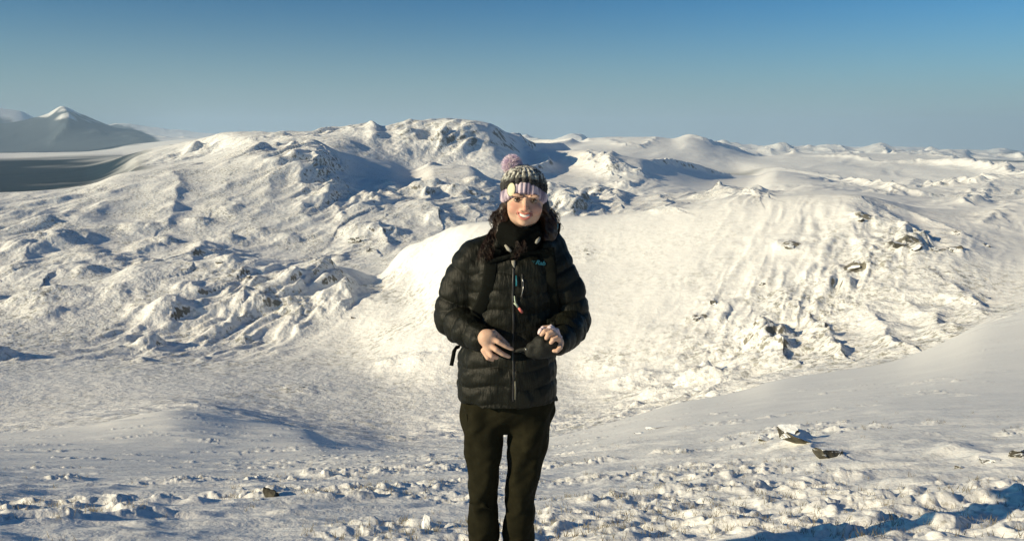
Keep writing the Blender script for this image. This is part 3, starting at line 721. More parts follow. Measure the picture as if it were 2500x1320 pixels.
def simple(name, col, rough=.6, spec=.3, bump=None, noise=None, sheen=0.0, coords='Object', sss=0.0):
    m, nt, b = new_mat(name); lk = nt.links.new
    tc = N(nt, 'ShaderNodeTexCoord').outputs[coords]
    if noise:
        sc, c2 = noise; n = N(nt, 'ShaderNodeTexNoise', i_Scale=float(sc), i_Detail=4.0, i_Roughness=.6); lk(tc, n.inputs['Vector'])
        lk(ramp(nt, [(.35, col), (.65, c2)], n.outputs['Fac']).outputs[0], b.inputs['Base Color'])
    else: b.inputs['Base Color'].default_value = (*col, 1)
    b.inputs['Roughness'].default_value = rough; b.inputs['Specular IOR Level'].default_value = spec
    b.inputs['Sheen Weight'].default_value = sheen; b.inputs['Subsurface Weight'].default_value = sss
    if bump:
        sc, st, dist = bump[:3]; mp = N(nt, 'ShaderNodeMapping'); lk(tc, mp.inputs[0]); mp.inputs['Scale'].default_value = bump[3] if len(bump) > 3 else (1, 1, 1)
        n = N(nt, 'ShaderNodeTexNoise', i_Scale=float(sc), i_Detail=5.0, i_Roughness=.6); lk(mp.outputs[0], n.inputs['Vector'])
        bp = N(nt, 'ShaderNodeBump', i_Strength=st, i_Distance=dist); lk(n.outputs['Fac'], bp.inputs['Height']); lk(bp.outputs[0], b.inputs['Normal'])
    return m

# head frame: x to the viewer's right, y away from the viewer, z up; tilted a little
HC = W(1282, 489, -.02); HATC = W(1281, 480, -.02)
HR = (Matrix.Rotation(math.radians(4), 4, 'Y') @ Matrix.Rotation(math.radians(0), 4, 'Z') @ Matrix.Rotation(math.radians(-4), 4, 'X'))
H3 = HR.to_3x3()
def HP(x, y, z): return HC + H3 @ Vector((x, y, z))

# --- skin
M_skin, nt, b = new_mat('skin'); lk = nt.links.new
tco = N(nt, 'ShaderNodeTexCoord').outputs['Object']
def blob(c, r, base_r=.3):
    v = N(nt, 'ShaderNodeVectorMath', operation='DISTANCE'); lk(tco, v.inputs[0]); v.inputs[1].default_value = tuple(c)
    q = N(nt, 'ShaderNodeMapRange', i_1=r, i_2=r * base_r); q.interpolation_type = 'SMOOTHSTEP'; lk(v.outputs['Value'], q.inputs[0]); return q.outputs[0]
nz = N(nt, 'ShaderNodeTexNoise', i_Scale=60.0, i_Detail=3.0); lk(tco, nz.inputs['Vector'])
ORG = Vector((0, PY, GZ))
col = mixc(nt, nz.outputs['Fac'], (.50, .325, .235), (.60, .40, .30))
for sx in (-1, 1): col = mixc(nt, math_n(nt, 'MULTIPLY', blob(HP(sx * .042, -.075, -.03) - ORG, .036), .42), col, (.60, .23, .17))
col = mixc(nt, math_n(nt, 'MULTIPLY', blob(HP(0, -.11, -.034) - ORG, .022), .4), col, (.62, .22, .16))
lk(col, b.inputs['Base Color']); b.inputs['Roughness'].default_value = .55; b.inputs['Specular IOR Level'].default_value = .25
b.inputs['Subsurface Weight'].default_value = .12; b.inputs['Subsurface Radius'].default_value = (.012, .005, .003); b.inputs['Subsurface Scale'].default_value = .6

SHL, SHR = W(1163, 632, .03), W(1340, 632, .03)
ELL, ELR = W(1104, 772, .03), W(1396, 782, .03)
WRL, WRR = W(1176, 828, -.17), W(1362, 838, -.19)
NECK = W(1268, 585, .03)
lo = (HC.x - .40, PY - .30, GZ - .01); hi = (HC.x + .32, PY + .20, HC.z + .15)
f = Field(lo, hi, .0028)
B = f
def E(x, y, z, rx, ry, rz, k=.012, op='add'): B.ell(HP(x, y, z), (rx, ry, rz), k, op, rot=HR)
# skull, face, jaw
E(0, .025, .035, .074, .090, .078, .0)
E(0, -.005, -.012, .067, .078, .080, .03)
E(0, -.026, -.050, .055, .054, .046, .025)
E(0, -.066, -.082, .019, .016, .014, .016)
for sx in (-1, 1):
    E(sx * .040, -.062, -.032, .025, .020, .022, .016)          # cheek lifted by the smile
    E(sx * .031, -.086, .016, .020, .010, .007, .010)           # brow
    E(sx * .031, -.094, -.001, .0150, .012, .0055, .006, 'sub') # eye socket
    E(sx * .069, .012, -.020, .008, .018, .026, .006)           # ear
B.chain([HP(0, -.083, .006), HP(0, -.098, -.018), HP(0, -.108, -.032)], [.0065, .0085, .0105], .010)
for sx in (-1, 1): E(sx * .0115, -.094, -.035, .0075, .009, .0065, .006)
E(0, -.084, -.055, .026, .010, .020, .012)                      # muzzle
for i in range(9):                                              # open smile
    u = -1 + i / 4; E(u * .0235, -.094 + abs(u) ** 2 * .012, -.0605 + u * u * .0085, .0062, .014, .0084 * (1 - .55 * abs(u)) + .001, .003, 'sub')
# neck, trunk, limbs (mostly under the clothes)
B.chain([HP(0, .02, -.06), NECK, W(1258, 640, .05)], [.050, .052, .07], .02)
B.loft([(-.02, PY + .03, GZ + .80, .13, .09), (-.015, PY + .03, GZ + .93, .135, .095), (-.01, PY + .035, GZ + 1.08, .115, .085), (-.005, PY + .03, GZ + 1.25, .13, .09), (.0, PY + .035, GZ + 1.38, .13, .075), (.0, PY + .04, GZ + 1.43, .09, .06)], .03)
for s_, e_, w_ in ((SHL, ELL, WRL), (SHR, ELR, WRR)):
    B.chain([Vector((s_.x * .55, PY + .04, s_.z + .01)), s_, e_, w_], [.045, .045, .036, .024], .02)
KNL, KNR = W(1179, 1200, -.02), W(1270, 1200, -.01)
for hx, kn in ((-.075, KNL), (.04, KNR)):
    B.chain([Vector((hx * .9, PY + .03, GZ + .84)), Vector((kn.x, PY + .03, GZ + .62)), kn, Vector((kn.x, PY + .04, GZ + .10)), Vector((kn.x, PY + .03, GZ + .05))], [.07, .045, .04, .034, .032], .02)
    B.chain([Vector((kn.x, PY + .05, GZ + .045)), Vector((kn.x, PY - .10, GZ + .035))], [.034, .03], .02)
# hand on the viewer's left: back of the hand up, two fingers reaching, two curled
d = -.215
B.chain([WRL, W(1186, 824, d)], [.024, .026], .012)
B.chain([W(1187, 820, d), W(1193, 846, d)], [.024, .021], .014); B.chain([W(1198, 818, d - .004), W(1206, 828, d - .006)], [.019, .015], .012)
def finger(pts, r): B.chain([W(*p) for p in pts], r, .0045)
finger([(1200,824,d-.008),(1217,834,d-.020),(1234,844,d-.016),(1250,852,d-.008)], [.0112,.0098,.0086,.0070])
finger([(1194,840,d-.008),(1211,853,d-.024),(1228,864,d-.020),(1242,870,d-.010)], [.0112,.0100,.0088,.0072])
finger([(1188,850,d-.004),(1200,868,d-.020),(1212,872,d-.004),(1208,868,d+.012)], [.0105,.0098,.0086,.0076])
finger([(1180,855,d+.002),(1191,873,d-.008),(1202,877,d+.006),(1200,872,d+.018)], [.0098,.0088,.0076,.0066])
finger([(1205,812,d+.006),(1222,826,d+.020),(1240,842,d+.018)], [.0125,.0108,.0088])
# hand on the viewer's right: curled over the pouch it holds
e = -.235
B.chain([WRR, W(1360, 838, e + .01)], [.024, .024], .012)
B.chain([W(1359, 834, e), W(1350, 822, e - .006)], [.024, .020], .012)
finger([(1352,816,e-.012),(1341,806,e-.024),(1329,808,e-.034),(1322,816,e-.032)], [.0108,.0098,.0086,.0074])
finger([(1357,820,e-.016),(1348,812,e-.034),(1338,816,e-.044),(1334,825,e-.040)], [.0108,.0100,.0086,.0074])
finger([(1363,828,e-.016),(1360,824,e-.036),(1350,829,e-.046),(1345,836,e-.042)], [.0105,.0096,.0084,.0072])
finger([(1366,840,e-.012),(1368,848,e-.030),(1360,856,e-.038),(1352,856,e-.036)], [.0098,.0090,.0078,.0066])
finger([(1356,812,e-.004),(1342,800,e-.004),(1327,800,e-.010)], [.012,.0108,.0086])
person = B.mesh('person', M_skin, origin=ORG); person.location = ORG
tag(person, 'smiling woman in black puffer jacket, bobble hat and dark trousers standing on the snow', 'person')
del f, B

def part(o, parent=person):
    """make o a child of the person, keeping its place"""
    o.parent = parent; return o
def P_(mb, name, mat, parent=person, org=ORG, smooth=True):
    o = mb.build(name, mat, parent, smooth, origin=org); return o
def F_(fl, name, mat, parent=person): return fl.mesh(name, mat, parent, origin=ORG)

# --- face details
M_tooth = simple('teeth', (.88, .84, .76), .3, .5); M_lip = simple('lips', (.50, .17, .14), .35, .4)
M_dark = simple('brow_hair', (.035, .018, .010), .6, .2, noise=(400, (.07, .035, .018))); M_eye = simple('eye_white', (.26, .21, .18), .15, .5)
M_iris = simple('iris', (.03, .018, .010), .1, .6)
mb = MB()
mb.sphere(HP(0, -.077, -.058), (.0262, .0175, .0112), 24, 12, H3); P_(mb, 'teeth', M_tooth)
mb = MB()
up = [HP(u * .0300, -.0975 + abs(u) ** 2 * .017, -.0515 + u * u * .0100 + (.0012 if abs(u) > .1 else -.0004)) for u in [i / 8 - 1 for i in range(17)]]
mb.tube(up, [(.0024 * (1 - .8 * abs(i / 8 - 1) ** 2) + .0006, .0026 * (1 - .7 * abs(i / 8 - 1) ** 2) + .0006) for i in range(17)], 8)
lw = [HP(u * .0298, -.0955 + abs(u) ** 2 * .0155, -.0700 + u * u * .0260) for u in [i / 8 - 1 for i in range(17)]]
mb.tube(lw, [.0040 * (1 - .75 * abs(i / 8 - 1) ** 2) + .0006 for i in range(17)], 8); P_(mb, 'lips', M_lip)
for sx in (-1, 1):
    mb = MB(); mb.sphere(HP(sx * .031, -.0735, -.001), .0105, 20, 14); eye = P_(mb, 'eye', M_eye)
    mb = MB(); mb.sphere(HP(sx * .0305 - .001, -.0812, -.0012), (.0056, .0035, .0050), 14, 8); P_(mb, 'iris', M_iris, eye)
    mb = MB()
    arc = [HP(sx * (.031 + u * .0145), -.0885 + u * u * .008 + .004 * max(0, u), .0052 - u * u * .0065) for u in [i / 5 - 1 for i in range(11)]]
    mb.tube(arc, [.0011 + .0009 * (1 - abs(i / 5 - 1)) for i in range(11)], 6)
    arc = [HP(sx * (.031 + u * .0125), -.0865 + u * u * .006, -.0085 + u * u * .0040) for u in [i / 5 - 1 for i in range(11)]]
    mb.tube(arc, .0008, 6); P_(mb, 'eyelashes', M_dark)
    mb = MB()
    for q in range(46):
        t = RNG.random(); x0 = .014 + t * .032; z0 = .0165 + .006 * math.sin(t * 2.4) - .004 * max(0, t - .6); y0 = -.0955 + (t ** 2) * .016
        a = HP(sx * x0, y0, z0 + RNG.uniform(-.0022, .0022)); bb = HP(sx * (x0 + .006), y0 + .001 + .002 * t, z0 + .0015 - .003 * t + RNG.uniform(-.0012, .0012))
        mb.tube([a, bb], [.0009, .0004], 4, caps=False)
    P_(mb, 'eyebrow', M_dark)
# --- hair
M_hair = simple('hair', (.008, .004, .002), .45, .4, noise=(25, (.030, .011, .004)))
mb = MB()
def strands(guide, n, spread, r=.0012, curl=.006, turns=3.0, seed=0, sub=22):
    rn = random.Random(seed); G_ = [np.array(g) for g in guide]; xs = np.linspace(0, 1, len(G_))
    for i in range(n):
        off = np.array([rn.gauss(0, 1), rn.gauss(0, .8), rn.gauss(0, .5)]); ph = rn.random() * 7; tt = turns * rn.uniform(.7, 1.4); cc = curl * rn.uniform(.4, 1.6); L_ = rn.uniform(.75, 1.0)
        pts = []
        for k in range(sub):
            u = k / (sub - 1) * L_; p = np.array([np.interp(u, xs, [g[j] for g in G_]) for j in range(3)]) + off * spread * (.45 + .8 * math.sin(min(1, u * 1.2) * 2.2))
            p = p + np.array([math.cos(ph + tt * 6.28 * u), math.sin(ph + tt * 6.28 * u), .5 * math.sin(ph * 2 + tt * 6.28 * u)]) * cc * (.3 + u)
            pts.append(p)
        mb.tube(pts, [r * (1 - .6 * k / sub) for k in range(sub)], 4, caps=False)
strands([W(1240,500,-.01), W(1231,512,-.02), W(1222,526,-.02), W(1216,548,-.03), W(1214,575,-.04)], 170, .008, curl=.006, seed=1)
strands([W(1236,502,.01), W(1222,512,.0), W(1209,522,.01), W(1202,537,.0), W(1207,550,-.01)], 45, .006, curl=.008, turns=2.5, seed=2)
strands([W(1215,545,-.01), W(1205,570,-.03), W(1200,595,-.06), W(1192,620,-.085), W(1187,638,-.09)], 90, .007, curl=.006, seed=3)
strands([W(1200,560,-.02), W(1190,585,-.06), W(1178,612,-.085), W(1170,640,-.10)], 40, .005, curl=.006, seed=4)
strands([W(1326,500,-.01), W(1333,514,-.02), W(1341,530,-.02), W(1344,552,-.03), W(1338,578,-.04)], 170, .008, curl=.005, seed=5)
strands([W(1322,500,.03), W(1340,512,.03), W(1356,532,.03), W(1358,560,.02), W(1346,580,.0)], 45, .006, curl=.006, seed=6)
strands([W(1262,588,-.12), W(1268,604,-.135), W(1262,622,-.14), W(1254,634,-.140)], 14, .005, r=.0007, curl=.004, seed=7)
strands([W(1280,588,-.115), W(1278,602,-.13), W(1270,618,-.138)], 16, .007, r=.0007, curl=.004, seed=8)
f = Field((HC.x - .15, PY - .1, HC.z - .22), (HC.x + .15, PY + .15, HC.z + .12), .005)
f.ell(HP(0, .045, .0), (.082, .085, .10), .01, rot=HR)
f.chain([HP(-.068, .0, -.01), W(1232,520,-.01), W(1226,545,-.02), W(1222,575,-.03)], [.020, .022, .028, .024], .02)
f.chain([HP(.070, .0, -.01), W(1332,520,-.01), W(1340,545,-.01), W(1338,578,-.02)], [.020, .024, .032, .030], .02)
f.wrinkle(.004, 160, 3); hc = F_(f, 'hair', M_hair); b0 = len(mb.v); mb.v += [v.co + ORG for v in hc.data.vertices]; mb.f += [tuple(b0 + i for i in p.vertices) for p in hc.data.polygons]
bpy.data.objects.remove(hc); P_(mb, 'hair', M_hair)

# --- trousers
M_trs, nt_, b_ = None, None, None
M_trs = simple('trousers', (.011, .0105, .0055), .85, .06, bump=(180, .35, .003), noise=(30, (.016, .015, .008)), sheen=.0)
f = Field((-.26, PY - .2, GZ + .0), (.22, PY + .24, GZ + .92), .0045)
def C(px, py, dy=0.0, r=0.0): p = W(px, py, dy); return (p.x, p.y, p.z)
hipz = W(1240, 985).z
f.loft([(-.02, PY + .03, GZ + .90, .180, .125), (*C(1240, 985, .03), .187, .130), (*C(1239, 1020, .03), .178, .108), (*C(1238, 1045, .03), .150, .085)], .03, e=2.2)
def leg(ring): f.loft([(*C(px, py, dy), r / 640, r / 640 * dp) for px, py, dy, r, dp in ring], .012, e=2.2)
zb = W(1180, 1320).z
leg([(1181,962,.03,60,1.1),(1181,1000,.03,60,1.25),(1181,1060,.02,51,1.35),(1180,1120,.01,45.5,1.35),(1181,1180,.0,38,1.4),(1178,1225,-.005,34.5,1.45),(1180,1262,.01,38,1.35),(1181,1300,.03,41,1.3),(1180,1345,.05,41,1.3),(1180,1400,.05,40,1.3)])
leg([(1296,962,.03,60,1.1),(1293,1000,.03,58,1.25),(1290,1060,.02,53,1.35),(1283,1120,.02,48.5,1.35),(1275,1180,.01,42,1.4),(1270,1225,.01,38,1.45),(1268,1262,.02,39.5,1.35),(1266,1300,.04,41,1.3),(1266,1345,.05,41,1.3),(1266,1400,.05,40,1.3)])
f.wrinkle(.0060, 40, 5, dirs=(.5, .5, 1)); f.wrinkle(.0024, 90, 6)
# creases at the knee
for px, py, r in ((1160,1226,.004),(1175,1240,.004)):
    f.chain([W(px - 14, py, -.075), W(px + 6, py - 6, -.085), W(px + 24, py + 2, -.08)], [.004, .007, .003], .01)
trs = F_(f, 'trousers', M_trs)
mb = MB(); mb.tube([W(1139,1010,-.06), W(1150,1090,-.055), W(1158,1170,-.06)], [(.0016, .0016)] * 3, 6)
P_(mb, 'side_seam', M_trs, trs)
M_boot = simple('boot_leather', (.03, .025, .02), .5, .4)
for kn in (KNL, KNR):
    f = Field((kn.x - .09, PY - .22, GZ - .03), (kn.x + .09, PY + .15, GZ + .17), .006)
    f.chain([Vector((kn.x, PY + .05, GZ + .14)), Vector((kn.x, PY + .05, GZ + .04))], [.05, .045], .01)
    f.chain([Vector((kn.x, PY + .04, GZ + .035)), Vector((kn.x, PY - .14, GZ + .025))], [.045, .04], .03)
    F_(f, 'boot', M_boot)

# --- jacket
M_jkt, nt, b = new_mat('jacket_nylon'); lk = nt.links.new
tc = N(nt, 'ShaderNodeTexCoord').outputs['Object']
mp = N(nt, 'ShaderNodeMapping'); mp.inputs['Scale'].default_value = (2.4, 1.2, .55); lk(tc, mp.inputs[0])
n1 = N(nt, 'ShaderNodeTexNoise', i_Scale=34.0, i_Detail=5.0, i_Roughness=.62); lk(mp.outputs[0], n1.inputs['Vector'])
lk(ramp(nt, [(.3, (.0055, .0065, .004)), (.7, (.0085, .009, .0058))], n1.outputs['Fac']).outputs[0], b.inputs['Base Color'])
b.inputs['Roughness'].default_value = .5; b.inputs['Specular IOR Level'].default_value = .17; b.inputs['Sheen Weight'].default_value = .0
bp = N(nt, 'ShaderNodeBump', i_Strength=.45, i_Distance=.012); lk(n1.outputs['Fac'], bp.inputs['Height']); lk(bp.outputs[0], b.inputs['Normal'])
f = Field((-.34, PY - .30, GZ + .76), (.34, PY + .28, GZ + 1.62), .0042)
tor = [(1238,968,.02,127,.158),(1238,930,.02,125,.158),(1238,880,.02,123,.152),(1242,820,.03,113,.145),(1248,760,.03,112,.140),(1253,700,.03,118,.138),(1256,650,.035,118,.130),(1258,622,.04,105,.118),(1260,602,.045,78,.098),(1262,585,.045,58,.085)]
f.loft([(*C(px, py, dy), r / 640, ry) for px, py, dy, r, ry in tor], .0, baffle=(.072, .0075), e=2.25, warp=lambda x, y: .010 * np.sin(x * 26) + 0 * y)
# zip placket groove
f.chain([W(1253, 660, -.115), W(1253, 760, -.135), W(1253, 860, -.14), W(1254, 975, -.14)], [.006] * 4, .012, 'sub')
for s_, e_, w_, sg in ((SHL, ELL, WRL, -1), (SHR, ELR, WRR, 1)):
    inner = Vector((s_.x * .55, PY + .04, s_.z + .015))
    mid = (s_ + e_) / 2 + Vector((sg * .012, .0, 0)); m2 = (e_ + w_) / 2 + Vector((sg * .004, .0, -.006))
    f.chain([inner, s_, mid, e_, m2, w_ + (e_ - w_) * .06], [.072, .080, .082, .074, .066, .046], .018, baffle=(.062, .010))
# cuffs
for e_, w_ in ((ELL, WRL), (ELR, WRR)):
    dv = (w_ - e_).normalized(); f.chain([w_ - dv * .022, w_ - dv * .002], [.046, .043], .006)
# collar and hood bunched behind the neck
f.chain([W(1215, 598, -.05), W(1208, 588, .02), W(1225, 570, .10), W(1285, 562, .13), W(1338, 572, .10), W(1350, 590, .03), W(1335, 602, -.04)], [.026, .032, .040, .045, .044, .036, .026], .03)
f.wrinkle(.0030, 60, 11, dirs=(1, 1, .5)); f.wrinkle(.0018, 130, 12)
jkt = F_(f, 'jacket', M_jkt)

def surf(px, py, start=-.6):
    """depth offset (from her plane) of the jacket front under a pixel"""
    o = Vector((0, 0, CZ)); t = W(px, py) - o; t.normalize()
    return t
from mathutils.bvhtree import BVHTree
def bvh_of(*objs):
    vs, ps = [], []
    for o in objs:
        b0 = len(vs); vs += [o.data.vertices[i].co.copy() for i in range(len(o.data.vertices))]; ps += [tuple(b0 + i for i in p.vertices) for p in o.data.polygons]
    return BVHTree.FromPolygons(vs, ps)
BJ = bvh_of(jkt); BT = bvh_of(trs)
def on(px, py, lift=.002, bv=None, dflt=-.14):
    o = Vector((0, 0, CZ)); dr = (W(px, py) - o).normalized()
    h = (bv or BJ).ray_cast(o - ORG, dr)
    return (h[0] + ORG - dr * lift) if h[0] is not None else W(px, py, dflt)

M_zip = simple('zip', (.012, .012, .012), .4, .5); M_teal = simple('teal_thread', (.015, .15, .20), .5, .4); M_metal = simple('metal', (.55, .56, .54), .3, .6); b = M_metal.node_tree.nodes['Principled BSDF']; b.inputs['Metallic'].default_value = .8
mb = MB(); zp = [on(1253 + .8 * math.sin(y * .05), y, .001) for y in range(652, 984, 8)]; mb.tube(zp, [(.0048, .0022)] * len(zp), 6, flat=(0, -1, 0)); zipo = P_(mb, 'zip', M_zip, jkt)
mb = MB(); mb.tube([on(1258, 930, .002), on(1258.5, 950, .003), on(1258, 975, .003)], [(.0035, .002)] * 3, 6, flat=(0, -1, 0)); P_(mb, 'zip_flap', simple('zip_flap', (.10, .10, .075), .4, .5), zipo)
mb = MB(); mb.tube([on(1260, 672, .004), on(1261, 685, .006), on(1261, 698, .006)], [(.0016, .0014), (.0028, .0018), (.0034, .0018)], 6, flat=(0, -1, 0)); P_(mb, 'zip_pull', M_teal, zipo)
mb = MB(); mb.tube([on(1275, y, .001) for y in range(668, 730, 6)], [(.0025, .0014)] * 11, 6, flat=(0, -1, 0)); pz = P_(mb, 'pocket_zip', M_zip, jkt)
mb = MB(); mb.tube([on(1275, 680, .004), on(1277, 688, .006)], [.0032, .0026], 6); mb.tube([on(1277.5, 690, .006), on(1277, 705, .006), on(1272, 724, .006)], [.0011, .0012, .0016], 6); P_(mb, 'zip_pull', M_metal, pz)
# lanyard clip hanging from the chest strap
mb = MB(); mb.tube([on(1256, 722, .006), on(1257, 734, .008), on(1261, 744, .008)], [.0020, .0028, .0020], 6); mb.tube([on(1255, 739, .008), on(1260, 743, .010), on(1266, 752, .010)], [.0036, .0050, .0034], 8)
ly = P_(mb, 'whistle_cord', simple('pale_green', (.38, .44, .34), .5, .4), jkt)
mb = MB(); mb.tube([on(1266, 751, .010), on(1271, 757, .011), on(1275, 763, .010)], [.0042, .0062, .0046], 8); P_(mb, 'whistle', simple('pale_red', (.62, .17, .14), .5, .4), ly)
# collar lining that shows at the throat
M_lin = simple('lining', (.27, .26, .22), .7, .3, bump=(120, .4, .003))
for a_, b_, c_ in (((1233, 598), (1241, 608), (1248, 614)), ((1318, 580), (1312, 588), (1308, 594))):
    mb = MB(); mb.tube([W(*a_, -.112), W(*b_, -.122), W(*c_, -.126)], [(.004, .003), (.007, .004), (.004, .003)], 8, flat=(0, -1, 0)); P_(mb, 'collar_lining', M_lin, jkt)
mb = MB(); mb.tube([on(1253, 636, .001), on(1254, 645, .002), on(1256, 655, .001)], [(.0085, .003), (.006, .003), (.001, .001)], 8, flat=(0, -1, 0))
P_(mb, 'inner_layer', M_lin, jkt)
# chest lettering, set as small solid letters that follow the cloth
cu = bpy.data.curves.new('lettering', 'FONT'); cu.body = 'Rab'; cu.size = .030; cu.extrude = .0006; cu.align_x = 'LEFT'; cu.shear = .25; cu.offset = .0008
to = bpy.data.objects.new('lettering_src', cu); COL.objects.link(to); dg = bpy.context.evaluated_depsgraph_get(); tm = bpy.data.meshes.new_from_object(to.evaluated_get(dg)); bpy.data.objects.remove(to)
p0 = on(1307, 644, .004); p1 = on(1331, 648, .004); ux = (p1 - p0).normalized(); uz = Vector((0, 0, 1)); uz = (uz - ux * uz.dot(ux)).normalized(); uy = -ux.cross(uz)
for v in tm.vertices:
    c = v.co; v.co = (p0 - ORG) + ux * c.x * .86 + uz * c.y * .75 + (ux.cross(uz)) * c.z
me = tm; me.name = 'lettering'; me.materials.clear(); me.materials.append(M_teal); lo_ = bpy.data.objects.new('lettering', me); COL.objects.link(lo_); lo_.parent = jkt
mb = MB()
for k in range(3): mb.sphere(on(1301 + k * 2.4, 637 + (k % 2) * 3, .003), .0014, 8, 6)
P_(mb, 'logo_mark', M_teal, lo_)

# --- neck warmer
M_buff = simple('neck_warmer', (.004, .0045, .0038), .9, .06, bump=(90, .5, .006, (1, 1, 2)), sheen=.0)
f = Field((HC.x - .16, PY - .2, HC.z - .26), (HC.x + .14, PY + .16, HC.z - .03), .004)
f.loft([(*C(1272, 530, .03), .074, .062), (*C(1268, 552, .012), .082, .092), (*C(1268, 570, .01), .088, .104), (*C(1268, 590, .015), .092, .112), (*C(1268, 606, .02), .080, .108), (*C(1268, 616, .02), .060, .09)], .0)
f.chain([W(1228, 556, -.05), W(1262, 566, -.085), W(1305, 556, -.06)], [.020, .020, .020], .015)
f.chain([W(1222, 575, -.05), W(1262, 586, -.10), W(1312, 572, -.06)], [.018, .020, .018], .012)
f.chain([W(1226, 592, -.06), W(1264, 601, -.105), W(1306, 590, -.07)], [.016, .016, .016], .012)
E2 = HP(0, -.035, -.022); f.ell(E2, (.064, .090, .086), .006, 'sub', rot=HR)
f.wrinkle(.003, 70, 21, dirs=(.4, .4, 1)); F_(f, 'neck_warmer', M_buff)

# --- bobble hat (own frame so that its bands follow the tilt)
HAT = HR.copy() @ Matrix.Rotation(math.radians(-1), 4, 'Y') @ Matrix.Rotation(math.radians(5), 4, 'X')
def hat_mat(name, stops, nscale, c_var, fine=True):
    m, nt, b = new_mat(name); lk = nt.links.new; tc = N(nt, 'ShaderNodeTexCoord').outputs['Object']
    sep = N(nt, 'ShaderNodeSeparateXYZ'); lk(tc, sep.inputs[0])
    n = N(nt, 'ShaderNodeTexNoise', i_Scale=140.0, i_Detail=4.0); lk(tc, n.inputs['Vector'])
    z = math_n(nt, 'ADD', sep.outputs['Z'], math_n(nt, 'MULTIPLY', math_n(nt, 'SUBTRACT', n.outputs['Fac'], .5), .016))
    bd = N(nt, 'ShaderNodeAttribute', attribute_name='band').outputs['Fac']; c0 = ramp(nt, stops, math_n(nt, 'ADD', bd, math_n(nt, 'MULTIPLY', math_n(nt, 'SUBTRACT', n.outputs['Fac'], .5), .22))).outputs[0]
    n2 = N(nt, 'ShaderNodeTexNoise', i_Scale=float(nscale), i_Detail=3.0); mp = N(nt, 'ShaderNodeMapping'); mp.inputs['Scale'].default_value = (1, 1, .25); lk(tc, mp.inputs[0]); lk(mp.outputs[0], n2.inputs['Vector'])
    lk(mixc(nt, ramp(nt, [(.46, (0, 0, 0)), (.56, (.95, .95, .95))], n2.outputs['Fac']).outputs[0], c0, c_var), b.inputs['Base Color'])
    b.inputs['Roughness'].default_value = .9; b.inputs['Specular IOR Level'].default_value = .1; b.inputs['Sheen Weight'].default_value = .12
    bp = N(nt, 'ShaderNodeBump', i_Strength=.6, i_Distance=.002); lk(n.outputs['Fac'], bp.inputs['Height']); lk(bp.outputs[0], b.inputs['Normal'])
    return m
M_brim = hat_mat('lilac_wool', [(.0, (.56, .46, .54)), (1., (.60, .52, .58))], 24, (.17, .14, .21))
M_crown = hat_mat('charcoal_wool', [(.0, (.022, .022, .026)), (.46, (.026, .026, .028)), (.58, (.42, .43, .39)), (1., (.62, .62, .57))], 90, (.05, .05, .05))
def hat_shell(name, prof, mat, ribs, amp, parent, cable=False, nu=260, org=None, cfun=None):
    """prof: (z, radius scale, x shift, thickness) rings in the hat frame"""
    v = []; fcs = []; zs = [p[0] for p in prof]; nz_ = 46; rows = []
    for j in range(nz_ + 1):
        z = zs[0] + (zs[-1] - zs[0]) * j / nz_; sc = float(smooth_interp(np.array([z]), zs, [p[1] for p in prof])[0]); sh = float(smooth_interp(np.array([z]), zs, [p[2] for p in prof])[0])
        for i in range(nu):
            a = 2 * math.pi * i / nu; rb = abs(math.sin(a * ribs / 2)) ** .7
            if cable: rb = rb * (.55 + .45 * abs(math.sin(z * 330 + (int(a * ribs / 2 / math.pi) % 2) * 1.5)))
            r = sc + amp * (rb - .5) * min(1, sc / .05)
            zz = z + (cfun(a) if cfun else 0) * (1 - ((z - zs[0]) / (zs[-1] - zs[0])) ** 1.3 * (1.0 if cable else .0))
            v.append((math.cos(a) * r * .98 + sh - .003, math.sin(a) * r * 1.14 + .016, zz))
    for j in range(nz_):
        for i in range(nu): fcs.append((j * nu + i, j * nu + (i + 1) % nu, (j + 1) * nu + (i + 1) % nu, (j + 1) * nu + i))
    top = len(v); v.append((prof[-1][2], .016, zs[-1] + .001))
    for i in range(nu): fcs.append((nz_ * nu + i, nz_ * nu + (i + 1) % nu, top))
    me = bpy.data.meshes.new(name); me.from_pydata(v, [], fcs); me.polygons.foreach_set('use_smooth', np.ones(len(fcs), bool)); me.materials.append(mat)
    ba = me.attributes.new('band', 'FLOAT', 'POINT'); ba.data.foreach_set('value', np.append(np.repeat(np.arange(nz_ + 1) / nz_, nu), 1.0).astype(np.float32))
    o = bpy.data.objects.new(name, me); COL.objects.link(o); o.parent = parent
    o.matrix_local = Matrix.Translation(HATC - ORG) @ HAT if parent is person else Matrix.Identity(4)
    return o
dip = lambda a: -.046 * abs(math.cos(a)) ** 1.6
crown = hat_shell('bobble_hat', [(.040, .074, .0, 0), (.060, .088, -.001, 0), (.075, .0885, -.002, 0), (.090, .080, -.003, 0), (.103, .066, -.004, 0), (.112, .046, -.006, 0), (.118, .018, -.008, 0)], M_crown, 22, .010, person, cable=True, cfun=dip)
brim = hat_shell('brim', [(.016, .081, 0, 0), (.021, .0865, 0, 0), (.030, .0900, 0, 0), (.048, .0905, 0, 0), (.060, .088, 0, 0), (.064, .083, 0, 0)], M_brim, 34, .0055, crown, cfun=dip)
